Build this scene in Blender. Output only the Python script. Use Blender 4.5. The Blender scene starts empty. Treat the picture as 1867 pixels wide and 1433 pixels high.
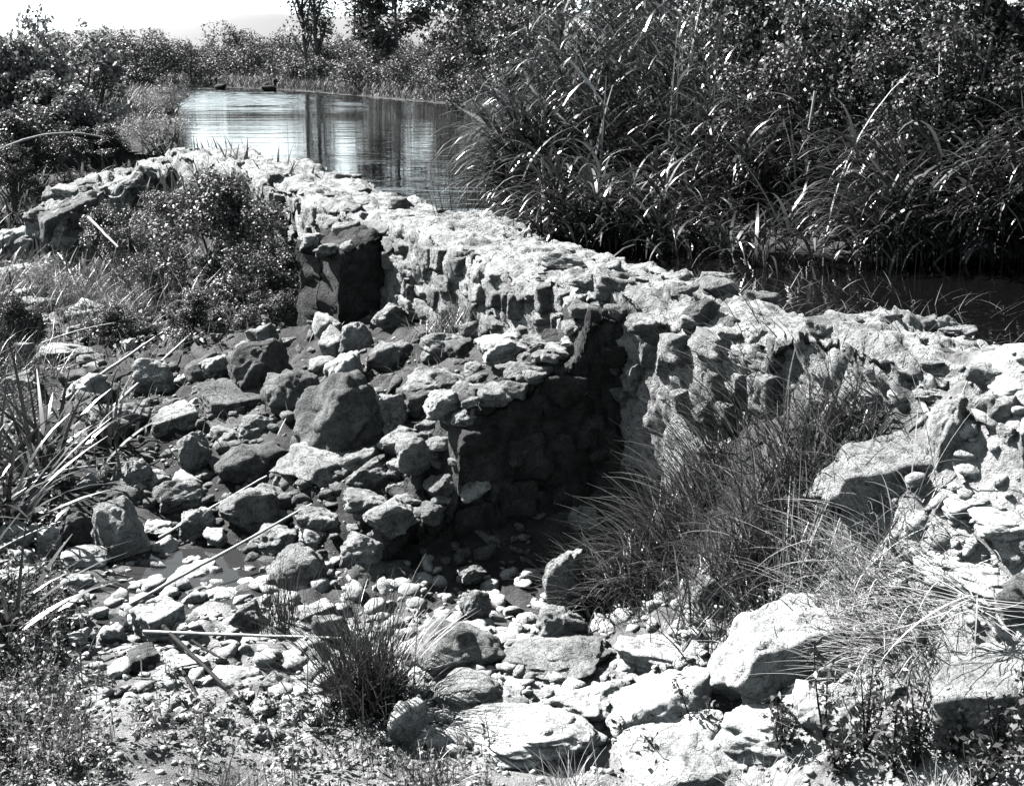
import bpy, math, random
import numpy as np
from mathutils import Vector, Matrix, Euler

# ------------------------------------------------------------------ camera, sky, sun, exposure
SC = bpy.context.scene
COL = SC.collection
F = 1700.0                      # focal length in pixels of the scanned page; the print itself spans x 215-1640
PITCH = math.radians(14.3)
CAM = np.array([0.0, 0.0, 1.5])  # 1.5 m above the pond level (z = 0)
cam_d = bpy.data.cameras.new('camera'); cam = bpy.data.objects.new('camera', cam_d); COL.objects.link(cam)
cam_d.sensor_fit = 'HORIZONTAL'; cam_d.sensor_width = 36.0; cam_d.lens = 36.0 * F / 1372.0; cam_d.shift_x = -0.0044; cam_d.shift_y = -0.0099
cam_d.clip_start = 0.05; cam_d.clip_end = 9000
cam.location = CAM; cam.rotation_euler = (math.pi / 2 - PITCH, 0, 0)
SC.camera = cam
SUN_EL, SUN_AZ = math.radians(46), math.radians(-60)      # azimuth from +Y towards +X
world = bpy.data.worlds.new('World'); SC.world = world; world.use_nodes = True
wn = world.node_tree.nodes; wl = world.node_tree.links
bg = wn['Background']; sky = wn.new('ShaderNodeTexSky'); sky.sky_type = 'NISHITA'; sky.sun_disc = False
sky.sun_elevation = SUN_EL; sky.sun_rotation = SUN_AZ; sky.dust_density = 0.02; sky.air_density = 0.46; sky.ozone_density = 0.5
hs = wn.new('ShaderNodeHueSaturation'); hs.inputs['Saturation'].default_value = 0.26   # black-and-white film
hs.inputs['Hue'].default_value = 0.44
wl.new(sky.outputs['Color'], hs.inputs['Color']); wl.new(hs.outputs['Color'], bg.inputs['Color'])
bg.inputs['Strength'].default_value = 0.05
sun_d = bpy.data.lights.new('sun', 'SUN'); sun_d.energy = 5.0; sun_d.angle = math.radians(0.5); sun_d.color = (1, 0.99, 0.975)
sun = bpy.data.objects.new('sun', sun_d); COL.objects.link(sun)
SUND = Vector((math.sin(SUN_AZ) * math.cos(SUN_EL), math.cos(SUN_AZ) * math.cos(SUN_EL), math.sin(SUN_EL)))
sun.rotation_euler = SUND.to_track_quat('Z', 'Y').to_euler(); sun.location = (-20, 10, 30)
vs = SC.view_settings; vs.view_transform = 'Standard'; vs.look = 'None'; vs.exposure = 2.45; vs.gamma = 1.0; vs.use_curve_mapping = False
SC.display_settings.display_device = 'sRGB'
SC.render.engine = 'CYCLES'; SC.cycles.max_bounces = 6; SC.cycles.transparent_max_bounces = 6
SC.cycles.diffuse_bounces = 0; SC.cycles.glossy_bounces = 3; SC.cycles.transmission_bounces = 4
SC.cycles.use_denoising = True
try: SC.cycles.denoiser = 'OPENIMAGEDENOISE'
except Exception: pass
random.seed(5); RNG = np.random.default_rng(5)

# ------------------------------------------------------------------ geometry of the view
CP, SP = math.cos(PITCH), math.sin(PITCH)
def ray(px, py):
    a = (px - 933.5) / F; b = -(py - 716.5) / F
    return np.array([a, CP + b * SP, -SP + b * CP])
def at_y(px, py, Y):
    d = ray(px, py); return CAM + d * (Y / d[1])
def at_z(px, py, z):
    d = ray(px, py); return CAM + d * ((z - CAM[2]) / d[2])

# ------------------------------------------------------------------ noise (numpy)
def _h(ix, iy, iz, s):
    n = (ix.astype(np.int64) * 374761393 + iy.astype(np.int64) * 668265263 + iz.astype(np.int64) * 2147483647 + s * 974711) & 0xffffffff
    n = ((n ^ (n >> 13)) * 1274126177) & 0xffffffff
    n = ((n ^ (n >> 16)) * 2246822519) & 0xffffffff
    return ((n ^ (n >> 15)) & 0xffffff) / float(0xffffff)
def vnoise(p, s=0):
    i = np.floor(p).astype(np.int64); f = p - i; u = f * f * (3 - 2 * f); r = 0
    for a in (0, 1):
        for b in (0, 1):
            for c in (0, 1):
                w = (u[:, 0] if a else 1 - u[:, 0]) * (u[:, 1] if b else 1 - u[:, 1]) * (u[:, 2] if c else 1 - u[:, 2])
                r = r + w * _h(i[:, 0] + a, i[:, 1] + b, i[:, 2] + c, s)
    return r * 2 - 1
def fbm(p, oct=4, s=0, gain=0.5):
    r = 0; a = 1.0; q = np.asarray(p, float)
    for k in range(oct):
        r = r + a * vnoise(q, s + k * 17); q = q * 2.03 + 11.7; a *= gain
    return r
def worley(p, s=0, ids=False):
    cell = np.zeros(len(p))
    i = np.floor(p).astype(np.int64); f1 = np.full(len(p), 9.0); f2 = np.full(len(p), 9.0)
    for a in (-1, 0, 1):
        for b in (-1, 0, 1):
            for c in (-1, 0, 1):
                x, y, z = i[:, 0] + a, i[:, 1] + b, i[:, 2] + c
                d = np.sqrt((x + _h(x, y, z, s) - p[:, 0]) ** 2 + (y + _h(x, y, z, s + 5) - p[:, 1]) ** 2 + (z + _h(x, y, z, s + 9) - p[:, 2]) ** 2)
                m = d < f1; f2 = np.where(m, f1, np.minimum(f2, d)); f1 = np.where(m, d, f1)
                if ids: cell = np.where(m, _h(x, y, z, s + 21), cell)
    return (f1, f2, cell) if ids else (f1, f2)
def P3(x, y, z=None): return np.stack([x, y, np.zeros_like(x) if z is None else z], 1)

# ------------------------------------------------------------------ mesh and object helpers
def mesh_np(name, v, quads=None, tris=None, smooth=False, mat=None):
    v = np.asarray(v, np.float32); me = bpy.data.meshes.new(name); me.vertices.add(len(v)); me.vertices.foreach_set('co', v.ravel())
    L = []; S = []; n = 0
    if quads is not None and len(quads):
        L.append(np.asarray(quads, np.int32).ravel()); S.append(np.arange(len(quads), dtype=np.int32) * 4); n = len(quads) * 4
    if tris is not None and len(tris):
        L.append(np.asarray(tris, np.int32).ravel()); S.append(n + np.arange(len(tris), dtype=np.int32) * 3)
    L = np.concatenate(L); S = np.concatenate(S)
    me.loops.add(len(L)); me.loops.foreach_set('vertex_index', L)
    me.polygons.add(len(S)); me.polygons.foreach_set('loop_start', S)
    me.update(calc_edges=True); me.validate()
    if smooth: me.polygons.foreach_set('use_smooth', np.ones(len(S), bool))
    if mat: me.materials.append(mat)
    return me
def obj(name, me, parent=None, loc=(0, 0, 0), rot=(0, 0, 0), scale=(1, 1, 1)):
    o = bpy.data.objects.new(name, me); COL.objects.link(o); o.location = loc; o.rotation_euler = rot; o.scale = scale
    if parent: o.parent = parent
    return o
def tag(o, label=None, cat=None, group=None, kind=None):
    if label: o['label'] = label
    if cat: o['category'] = cat
    if group: o['group'] = group
    if kind: o['kind'] = kind
    return o
def cat_geo(parts):
    V = []; Q = []; T = []; n = 0
    for v, q, t in parts:
        V.append(v)
        if q is not None and len(q): Q.append(np.asarray(q) + n)
        if t is not None and len(t): T.append(np.asarray(t) + n)
        n += len(v)
    return np.concatenate(V), (np.concatenate(Q) if Q else None), (np.concatenate(T) if T else None)

# ------------------------------------------------------------------ materials (black-and-white film: greys only)
def new_mat(name):
    m = bpy.data.materials.new(name); m.use_nodes = True; nt = m.node_tree
    return m, nt, nt.nodes, nt.links, nt.nodes['Principled BSDF']
def g(v, a=1): return (v, v * 1.004, v * 1.004, a)
def noise(N, L, co, scale, detail=6, rough=0.6):
    n = N.new('ShaderNodeTexNoise'); n.inputs['Scale'].default_value = scale; n.inputs['Detail'].default_value = detail
    n.inputs['Roughness'].default_value = rough; L.new(co, n.inputs['Vector']); return n.outputs['Fac']
def ramp(N, L, fac, stops):
    r = N.new('ShaderNodeValToRGB'); e = r.color_ramp.elements
    while len(e) < len(stops): e.new(0.5)
    for k, (p, v) in enumerate(stops): e[k].position = p; e[k].color = g(v)
    L.new(fac, r.inputs['Fac']); return r.outputs['Color']
def mul(N, L, a, b, fac=1.0, mode='MULTIPLY'):
    m = N.new('ShaderNodeMix'); m.data_type = 'RGBA'; m.blend_type = mode; m.inputs[0].default_value = fac
    L.new(a, m.inputs[6]); L.new(b, m.inputs[7]); return m.outputs[2]
def math_n(N, L, op, a, b=None, v=None):
    m = N.new('ShaderNodeMath'); m.operation = op; L.new(a, m.inputs[0])
    if b is not None: L.new(b, m.inputs[1])
    if v is not None: m.inputs[1].default_value = v
    return m.outputs[0]
def rock_mat(name, lo, mid, hi, pits=0.5, bump=0.7, vary=0.3, grain=1.0):
    m, nt, N, L, B = new_mat(name)
    geo = N.new('ShaderNodeNewGeometry'); co = geo.outputs['Position']; oi = N.new('ShaderNodeObjectInfo')
    n1 = noise(N, L, co, 3.6, 9, 0.68); n2 = noise(N, L, co, 17 * grain, 8, 0.72); n3 = noise(N, L, co, 90 * grain, 5, 0.75)
    c = ramp(N, L, n1, [(0.34, lo), (0.5, mid), (0.63, hi)])
    c = mul(N, L, c, ramp(N, L, n2, [(0.36, 0.30), (0.46, 0.80), (0.60, 1.0)]))
    c = mul(N, L, c, ramp(N, L, n3, [(0.35, 0.45), (0.55, 1.0)]), 0.8)
    lich = ramp(N, L, noise(N, L, co, 8.5, 6, 0.6), [(0.56, 1.0), (0.62, 0.45)]); c = mul(N, L, c, lich, 0.6)
    va = N.new('ShaderNodeVectorMath'); va.operation = 'ADD'; nv = N.new('ShaderNodeTexNoise'); nv.inputs['Scale'].default_value = 6; nv.inputs['Detail'].default_value = 5; L.new(co, nv.inputs['Vector'])
    sc_ = N.new('ShaderNodeVectorMath'); sc_.operation = 'SCALE'; sc_.inputs['Scale'].default_value = 0.35; L.new(nv.outputs['Color'], sc_.inputs[0]); L.new(co, va.inputs[0]); L.new(sc_.outputs[0], va.inputs[1])
    vc = N.new('ShaderNodeTexVoronoi'); vc.feature = 'DISTANCE_TO_EDGE'; vc.inputs['Scale'].default_value = 3.4; L.new(va.outputs[0], vc.inputs['Vector'])
    crack = ramp(N, L, vc.outputs['Distance'], [(0.0, 0.35), (0.022, 1.0)]); c = mul(N, L, c, crack, 0.4)
    vo = N.new('ShaderNodeTexVoronoi'); vo.inputs['Scale'].default_value = 34 * grain; L.new(co, vo.inputs['Vector'])
    pit = ramp(N, L, vo.outputs['Distance'], [(0.10, 0.25), (0.28, 1.0)])
    c = mul(N, L, c, pit, pits)
    c = mul(N, L, c, ramp(N, L, oi.outputs['Random'], [(0.0, 1 - vary), (1.0, 1.0)]))
    L.new(c, B.inputs['Base Color']); B.inputs['Roughness'].default_value = 0.88
    if 'Specular IOR Level' in B.inputs: B.inputs['Specular IOR Level'].default_value = 0.25
    h = math_n(N, L, 'ADD', math_n(N, L, 'MULTIPLY', n2, v=1.0), math_n(N, L, 'MULTIPLY', n3, v=0.35))
    h = math_n(N, L, 'ADD', h, math_n(N, L, 'MULTIPLY', pit, v=0.35 * pits)); h = math_n(N, L, 'ADD', h, math_n(N, L, 'MULTIPLY', crack, v=0.3))
    b = N.new('ShaderNodeBump'); b.inputs['Strength'].default_value = min(1.0, bump * 1.3); b.inputs['Distance'].default_value = 0.075
    L.new(h, b.inputs['Height']); L.new(b.outputs['Normal'], B.inputs['Normal'])
    return m
def leaf_mat(name, base, trans=0.35, rough=0.45, var=0.5, stops=None):
    m, nt, N, L, B = new_mat(name); out = N['Material Output']
    geo = N.new('ShaderNodeNewGeometry')
    c = ramp(N, L, geo.outputs['Random Per Island'], stops or [(0.0, base * (1 - var)), (0.6, base), (1.0, base * (1 + var))])
    L.new(c, B.inputs['Base Color']); B.inputs['Roughness'].default_value = rough
    t = N.new('ShaderNodeBsdfTranslucent'); L.new(c, t.inputs['Color'])
    mx = N.new('ShaderNodeMixShader'); mx.inputs[0].default_value = trans
    L.new(B.outputs[0], mx.inputs[1]); L.new(t.outputs[0], mx.inputs[2]); L.new(mx.outputs[0], out.inputs['Surface'])
    return m
M = {}
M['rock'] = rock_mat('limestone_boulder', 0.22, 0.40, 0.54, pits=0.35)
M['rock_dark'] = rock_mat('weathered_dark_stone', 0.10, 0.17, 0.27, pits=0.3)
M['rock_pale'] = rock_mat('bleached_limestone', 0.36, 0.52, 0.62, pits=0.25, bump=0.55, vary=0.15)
M['masonry'] = rock_mat('rubble_and_mortar', 0.22, 0.44, 0.60, pits=0.75, bump=1.0, grain=0.8)
M['masonry_shade'] = rock_mat('shade_toned_masonry', 0.025, 0.055, 0.10, pits=0.6, bump=1.0, grain=0.8)  # shade of the spur and stump put into the stone colour
M['wall_stone'] = rock_mat('wall_rubble_stone', 0.20, 0.38, 0.55, pits=0.4, bump=0.8, vary=0.45)
M['leaf'] = leaf_mat('shrub_leaf', 0.05, 0.22, 0.5, 0.7, [(0.0, 0.012), (0.6, 0.03), (0.85, 0.065), (1.0, 0.12)])
M['leaf_pale'] = leaf_mat('pale_glossy_leaf', 0.15, 0.22, 0.48, 0.7)
M['leaf_far'] = leaf_mat('distant_leaf', 0.045, 0.25, 0.6)
M['reed'] = leaf_mat('reed_leaf', 0.04, 0.2, 0.3, 0.8, [(0.0, 0.010), (0.65, 0.022), (0.85, 0.06), (1.0, 0.14)])
M['reed_dead'] = leaf_mat('dry_reed', 0.2, 0.15, 0.5)
M['sedge'] = leaf_mat('sedge_blade', 0.065, 0.25, 0.4, 0.9, [(0.0, 0.015), (0.55, 0.045), (0.8, 0.10), (1.0, 0.22)])
M['sedge_dark'] = leaf_mat('dark_rush_blade', 0.025, 0.2, 0.4)
M['straw'] = leaf_mat('dry_straw', 0.27, 0.2, 0.55, 0.4)
M['weed'] = leaf_mat('weed_leaf', 0.10, 0.25, 0.55, 0.8)
def wood(name, v):
    m, nt, N, L, B = new_mat(name); geo = N.new('ShaderNodeNewGeometry')
    c = ramp(N, L, noise(N, L, geo.outputs['Position'], 30, 5), [(0.3, v * 0.6), (0.65, v * 1.25)])
    L.new(c, B.inputs['Base Color']); B.inputs['Roughness'].default_value = 0.8; B.inputs['Specular IOR Level'].default_value = 0.1; return m
M['bark'] = wood('bark', 0.09); M['cane'] = wood('dry_cane', 0.4); M['twig_dark'] = wood('dark_twig', 0.015); M['driftwood'] = wood('bleached_stalk', 0.26)
M['duck'] = wood('dark_plumage', 0.02); M['beak'] = wood('beak', 0.12)
def ground_mat():
    m, nt, N, L, B = new_mat('river_bed_earth')
    geo = N.new('ShaderNodeNewGeometry'); co = geo.outputs['Position']
    at = N.new('ShaderNodeAttribute'); at.attribute_name = 'pale'
    n1 = noise(N, L, co, 1.6, 8, 0.65); n2 = noise(N, L, co, 14, 8, 0.7); n3 = noise(N, L, co, 90, 4, 0.7)
    soil = ramp(N, L, n1, [(0.3, 0.025), (0.5, 0.05), (0.7, 0.10)])
    pale = ramp(N, L, n1, [(0.3, 0.22), (0.5, 0.34), (0.7, 0.46)])
    mx = N.new('ShaderNodeMix'); mx.data_type = 'RGBA'; L.new(at.outputs['Fac'], mx.inputs[0]); L.new(soil, mx.inputs[6]); L.new(pale, mx.inputs[7])
    c = mul(N, L, mx.outputs[2], ramp(N, L, n2, [(0.33, 0.4), (0.5, 0.9), (0.65, 1.0)]))
    c = mul(N, L, c, ramp(N, L, n3, [(0.3, 0.6), (0.6, 1.0)]), 0.8)
    L.new(c, B.inputs['Base Color']); B.inputs['Roughness'].default_value = 0.95
    if 'Specular IOR Level' in B.inputs: B.inputs['Specular IOR Level'].default_value = 0.15
    b = N.new('ShaderNodeBump'); b.inputs['Strength'].default_value = 0.9; b.inputs['Distance'].default_value = 0.05
    h = math_n(N, L, 'ADD', n2, math_n(N, L, 'MULTIPLY', n3, v=0.4)); L.new(h, b.inputs['Height']); L.new(b.outputs['Normal'], B.inputs['Normal'])
    return m
M['ground'] = ground_mat()
def water_mat(name, base, b1, b2):
    m, nt, N, L, B = new_mat(name); geo = N.new('ShaderNodeNewGeometry')
    B.inputs['Base Color'].default_value = g(base); B.inputs['Roughness'].default_value = 0.02
    B.inputs['IOR'].default_value = 1.33
    mp = N.new('ShaderNodeMapping'); L.new(geo.outputs['Position'], mp.inputs['Vector']); mp.inputs['Scale'].default_value = (0.22, 1.0, 1.0)
    n1 = noise(N, L, mp.outputs['Vector'], 1.6, 3, 0.5); n2 = noise(N, L, mp.outputs['Vector'], 6.0, 2, 0.5)
    big = ramp(N, L, noise(N, L, mp.outputs['Vector'], 0.12, 2, 0.5), [(0.4, 0.35), (0.6, 1.0)])
    h = math_n(N, L, 'ADD', math_n(N, L, 'MULTIPLY', n1, v=b1), math_n(N, L, 'MULTIPLY', n2, v=b2))
    sx = N.new('ShaderNodeSeparateXYZ'); L.new(geo.outputs['Position'], sx.inputs[0]); mr = N.new('ShaderNodeMapRange'); L.new(sx.outputs['Y'], mr.inputs['Value'])   # wind-ruffled far part
    mr.inputs['From Min'].default_value = 32; mr.inputs['From Max'].default_value = 44; mr.inputs['To Min'].default_value = 0.03; mr.inputs['To Max'].default_value = 0.05
    L.new(mr.outputs['Result'], B.inputs['Roughness'])
    h2 = N.new('ShaderNodeMath'); h2.operation = 'MULTIPLY'; L.new(h, h2.inputs[0]); L.new(big, h2.inputs[1])
    b = N.new('ShaderNodeBump'); b.inputs['Strength'].default_value = 1.0; b.inputs['Distance'].default_value = 1.0
    L.new(h2.outputs[0], b.inputs['Height']); L.new(b.outputs['Normal'], B.inputs['Normal'])
    return m
M['water'] = water_mat('pond_water', 0.002, 0.022, 0.004)
M['stream'] = water_mat('stream_water', 0.02, 0.004, 0.002)

# ------------------------------------------------------------------ dam line, pond outline and the ground
DAM = np.array([(-4.35, 18.7), (-3.2, 16.7), (-1.6, 12.55), (0.05, 9.25), (0.82, 7.38), (1.25, 6.6), (1.62, 6.1), (1.95, 5.65), (2.5, 5.2), (3.3, 4.75), (4.6, 4.3)])
DIV = np.array([(60, -6), (20, 2.0), (8, 3.7)] + [tuple(p) for p in DAM[::-1]] + [(-6.5, 22.5), (-16, 30), (-80, 60), (-400, 160)])
POND = np.array([(-4.0, 19.0), (-5.2, 20.5), (-6.6, 24), (-8.3, 32), (-11.5, 43), (-16, 58), (-24, 76), (-20, 77), (-10.5, 63), (-2.1, 44), (-0.6, 30), (0.3, 18), (0.6, 13), (1.4, 11), (2.6, 10.2), (4.4, 9.8), (7, 9.4), (11, 9), (12, 5.5), (8, 3.9), (4.6, 4.3)] + [tuple(p) for p in DAM[-2::-1]])
def seg_dist(x, y, pl, closed=False):
    n = len(pl); best = np.full(x.shape, 1e9); side = np.zeros(x.shape)
    for k in range(n if closed else n - 1):
        a = pl[k]; b = pl[(k + 1) % n]; ab = b - a; t = np.clip(((x - a[0]) * ab[0] + (y - a[1]) * ab[1]) / (ab @ ab), 0, 1)
        d = np.hypot(x - a[0] - t * ab[0], y - a[1] - t * ab[1]); s = ab[0] * (y - a[1]) - ab[1] * (x - a[0])
        m = d < best; best = np.where(m, d, best); side = np.where(m, s, side)
    return best, side
def inside(x, y, pl):
    c = np.zeros(x.shape, bool); n = len(pl)
    for k in range(n):
        a, b = pl[k], pl[(k + 1) % n]
        if a[1] == b[1]: continue
        c ^= ((a[1] > y) != (b[1] > y)) & (x < (b[0] - a[0]) * (y - a[1]) / (b[1] - a[1]) + a[0])
    return c
CTRL = [at_y(*t) for t in [
    (1250, 720, 6.2), (1250, 800, 5.9), (1250, 900, 5.65), (1250, 1000, 5.35), (1250, 1100, 5.0), (1250, 1200, 4.6),
    (1450, 725, 5.55), (1450, 800, 5.2), (1450, 900, 4.95), (1450, 1000, 4.75), (1450, 1100, 4.5), (1450, 1205, 4.2),
    (1630, 725, 4.95), (1630, 850, 4.75), (1630, 1000, 4.4), (1630, 1200, 3.95), (1150, 850, 6.55), (1150, 920, 6.2), (1150, 1000, 5.85), (1150, 1100, 5.2), (1150, 1200, 4.7),
    (850, 965, 6.6), (950, 955, 6.65), (1050, 910, 6.7), (900, 1010, 6.1), (1000, 1060, 5.6), (900, 1200, 4.75), (760, 610, 10.7), (700, 650, 10.0), (650, 700, 9.3), (600, 760, 8.6),
    (500, 860, 7.7), (800, 700, 8.6), (880, 640, 9.25), (950, 650, 8.4), (1000, 640, 7.9), (760, 800, 7.4), (450, 750, 9.2), (450, 650, 11.5), (450, 550, 15.5),
    (560, 480, 16.0), (560, 520, 14.4), (650, 560, 12.5), (480, 470, 17.0)]]
CTRL += [at_z(*t) for t in [(600, 950, -1.24), (480, 990, -1.27), (400, 1010, -1.25), (215, 560, -1.05), (290, 560, -1.06), (215, 700, -1.05), (300, 800, -1.08), (215, 850, -1.1), (215, 1000, -1.12), (330, 1000, -1.2), (215, 1200, -1.15),
    (450, 1200, -1.2), (700, 1200, -1.2), (750, 1050, -1.24), (300, 650, -1.04), (0, 1000, -1.0), (0, 1433, -1.1), (500, 1433, -1.18), (933, 1433, -1.15), (1400, 1433, -1.05), (1867, 1433, -0.85), (1867, 1200, -0.6)]]
CTRL += [np.array(t) for t in [(-7, 19, -0.85), (-9, 23, -0.45), (-14, 24, -0.3), (-16, 14, -0.8), (-9, 8, -0.95), (-6, 4, -1.0), (-3, 0, -1.1), (1, -1, -1.0), (4, 0, -0.7), (5, 3, -0.05), (3.2, 4.4, 0.1), (8, 2, 0.0), (-8, 15, -0.95), (-5.5, 19.5, -0.5), (-12, 18, -0.7)]]
CTRL = np.array(CTRL)
def _phi(r2): return np.where(r2 > 1e-9, r2 * np.log(r2 + 1e-9), 0)
_n = len(CTRL); _K = np.zeros((_n + 3, _n + 3)); _d = ((CTRL[:, None, :2] - CTRL[None, :, :2]) ** 2).sum(2)
_K[:_n, :_n] = _phi(_d) + np.eye(_n) * 0.15; _K[:_n, _n] = 1; _K[:_n, _n + 1:] = CTRL[:, :2]; _K[_n, :_n] = 1; _K[_n + 1:, :_n] = CTRL[:, :2].T
TPS = np.linalg.solve(_K, np.concatenate([CTRL[:, 2], np.zeros(3)]))
def z_base(x, y):
    x = np.asarray(x, float); y = np.asarray(y, float); r = np.full(x.shape, TPS[_n]) + TPS[_n + 1] * x + TPS[_n + 2] * y
    for k in range(_n): r = r + TPS[k] * _phi((x - CTRL[k, 0]) ** 2 + (y - CTRL[k, 1]) ** 2)
    far = np.clip((np.hypot(x + 2, y - 9) - 13) / 12, 0, 1)
    r = np.clip(r, -1.36, 0.25) * (1 - far) + far * np.clip(-0.9 + 0.02 * np.hypot(x, y), -0.9, 0.3)
    dp, _ = seg_dist(x, y, POND, True); ins = inside(x, y, POND)
    up = np.where(ins, -np.minimum(0.8, dp * 0.45) + 0.02, 0.04 + np.minimum(0.5, dp * 0.22))
    dd, sd = seg_dist(x, y, DIV); s = np.where(sd > 0, 1, -1) * dd          # sd > 0: downstream (left of the line walked from right to far left)
    w = np.clip(0.5 + s / 0.5, 0, 1)
    return r * w + up * (1 - w), w
def z_ground(x, y, fine=True):
    x = np.atleast_1d(np.asarray(x, float)); y = np.atleast_1d(np.asarray(y, float))
    z, w = z_base(x, y)
    if fine:
        p = P3(x, y); near = np.clip(1.4 - np.hypot(x, y) / 30, 0, 1)
        rel = 0.05 * fbm(p * 1.3, 4, 3) + 0.018 * fbm(p * 7, 3, 8)
        f1, f2 = worley(p * 5.5, 4); rel = rel + 0.11 * np.clip(f2 - f1, 0, 0.5) * np.clip(0.5 + 1.5 * vnoise(p * 0.9, 31), 0, 1)
        z = z + rel * (0.35 + 0.65 * near) * (0.25 + 0.75 * w)
    return z
GX0, GY0, GS = -30.0, -2.0, 0.1
_gx, _gy = np.meshgrid(np.arange(GX0, 22, GS), np.arange(GY0, 62, GS)); ZB = z_base(_gx.ravel(), _gy.ravel())[0].reshape(_gx.shape)
def z_fast(x, y):
    i = np.clip((y - GY0) / GS, 0, ZB.shape[0] - 2); j = np.clip((x - GX0) / GS, 0, ZB.shape[1] - 2); a = i.astype(int); b = j.astype(int); u = i - a; v = j - b
    return ZB[a, b] * (1 - u) * (1 - v) + ZB[a + 1, b] * u * (1 - v) + ZB[a, b + 1] * (1 - u) * v + ZB[a + 1, b + 1] * u * v
_T = np.geomspace(2.5, 60, 1500)
def hit(px, py):
    d = ray(px, py); p = CAM + d[None] * _T[:, None]
    b = p[:, 2] - z_fast(p[:, 0], p[:, 1]); k = np.argmax(b < 0)
    return p[k] if b[k] < 0 else p[-1]
az = np.concatenate([np.linspace(-180, -42, 40, endpoint=False), np.linspace(-42, 42, 520, endpoint=False), np.linspace(42, 180, 41)])
rr = np.concatenate([np.linspace(0.3, 2.8, 14, endpoint=False), np.geomspace(2.8, 26, 430, endpoint=False), np.geomspace(26, 1000, 90)])
A, R = np.meshgrid(np.radians(az), rr); gx = (R * np.sin(A)).ravel(); gy = (R * np.cos(A)).ravel()
gz = z_ground(gx, gy); nc = len(az); nr = len(rr)
ii = (np.arange(nr - 1)[:, None] * nc + np.arange(nc - 1)[None]).ravel()
me = mesh_np('ground', np.stack([gx, gy, gz], 1), np.stack([ii, ii + 1, ii + 1 + nc, ii + nc], 1), None, True, M['ground'])
pale_c = np.array([at_y(1560, 950, 4.6), at_y(1200, 1180, 4.7), at_y(950, 1180, 4.8), at_y(1600, 800, 4.8), at_z(600, 1130, -1.2), at_z(480, 1060, -1.2), at_z(700, 1433, -1.15), at_z(1200, 1433, -1.1), at_z(1700, 1300, -0.8), at_z(200, 1380, -1.1), at_z(330, 620, -1.02), at_z(290, 545, -1.0)])
pale_r = np.array([1.0, 0.8, 0.7, 0.8, 0.7, 0.5, 1.1, 1.1, 1.2, 0.8, 0.6, 0.8])
def paleness(x, y):
    w = np.zeros_like(x)
    for c, r in zip(pale_c, pale_r): w = np.maximum(w, np.clip(1.5 - np.hypot(x - c[0], y - c[1]) / r, 0, 1))
    return np.clip(w + (0.35 * fbm(P3(x, y) * 1.7, 3, 77) - 0.1) * np.clip(1.6 - np.hypot(x, y) / 12, 0, 1), 0, 1)
pa = me.attributes.new('pale', 'FLOAT', 'POINT'); pa.data.foreach_set('value', paleness(gx, gy).astype(np.float32))
tag(obj('ground', me), kind='structure')
# pond and stream water
wp = [(-5.0, 19.7), (-6.0, 20.8), (-7.6, 24), (-9.5, 32), (-13, 43), (-18, 58), (-27, 78), (-20, 80), (-8.5, 65), (0, 45), (1.5, 30), (2, 18), (2, 14), (2.6, 12), (4.4, 11), (7, 10.6), (13, 10), (13.5, 5), (8, 3.5)] + [tuple(p) for p in DAM[::-1]]
wx = np.arange(-28, 14.01, 0.25); wy = np.concatenate([np.arange(3.25, 33, 0.25), np.arange(33, 82, 0.11)]); WX, WY = np.meshgrid(wx, wy); wxr, wyr = WX.ravel(), WY.ravel()
amp = 0.0105 * np.clip((wyr - 36) / 9, 0, 1) * np.clip(0.75 + 0.6 * vnoise(P3(wxr * 0.12, wyr * 0.35), 71), 0.15, 1.3)     # small wind waves on the far half
wz = amp * (np.sin(wyr * 9.5 + 2.2 * vnoise(P3(wxr * 0.7, wyr * 0.5), 72) * 3) + 0.6 * np.sin(wyr * 14.7 + wxr * 0.8 + 5 * vnoise(P3(wxr * 0.9, wyr * 0.4), 73)))
nw = len(wx); ii = (np.arange(len(wy) - 1)[:, None] * nw + np.arange(nw - 1)[None]).ravel(); wp = np.array(wp)
qd = np.stack([ii, ii + 1, ii + 1 + nw, ii + nw], 1); cx = wxr[qd].mean(1); cy = wyr[qd].mean(1); qd = qd[inside(cx, cy, wp)]
used = np.unique(qd); re_ = np.zeros(len(wxr), int); re_[used] = np.arange(len(used))
me = mesh_np('pond_water', np.stack([wxr, wyr, wz], 1)[used], re_[qd], None, True, M['water']); tag(obj('pond_water', me), kind='structure')
def pool(c, rx, ry, z, seed):
    k = 40; th = np.linspace(0, 2 * np.pi, k, endpoint=False); r = 1 + 0.3 * fbm(P3(np.cos(th) * 1.5, np.sin(th) * 1.5) + seed, 3, seed)
    me = bpy.data.meshes.new('stream_water'); me.from_pydata([(c[0] + rx * r[i] * math.cos(th[i]), c[1] + ry * r[i] * math.sin(th[i]), z) for i in range(k)], [], [tuple(range(k))])
    me.materials.append(M['stream']); return tag(obj('stream_water', me), kind='structure')
pool(at_z(255, 545, -1.0), 0.9, 2.6, -1.0, 3)
pool(at_z(480, 985, -1.215), 0.95, 0.5, -1.225, 9)
pool(at_z(360, 408, -0.3), 2.0, 1.2, -0.28, 14)
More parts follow.
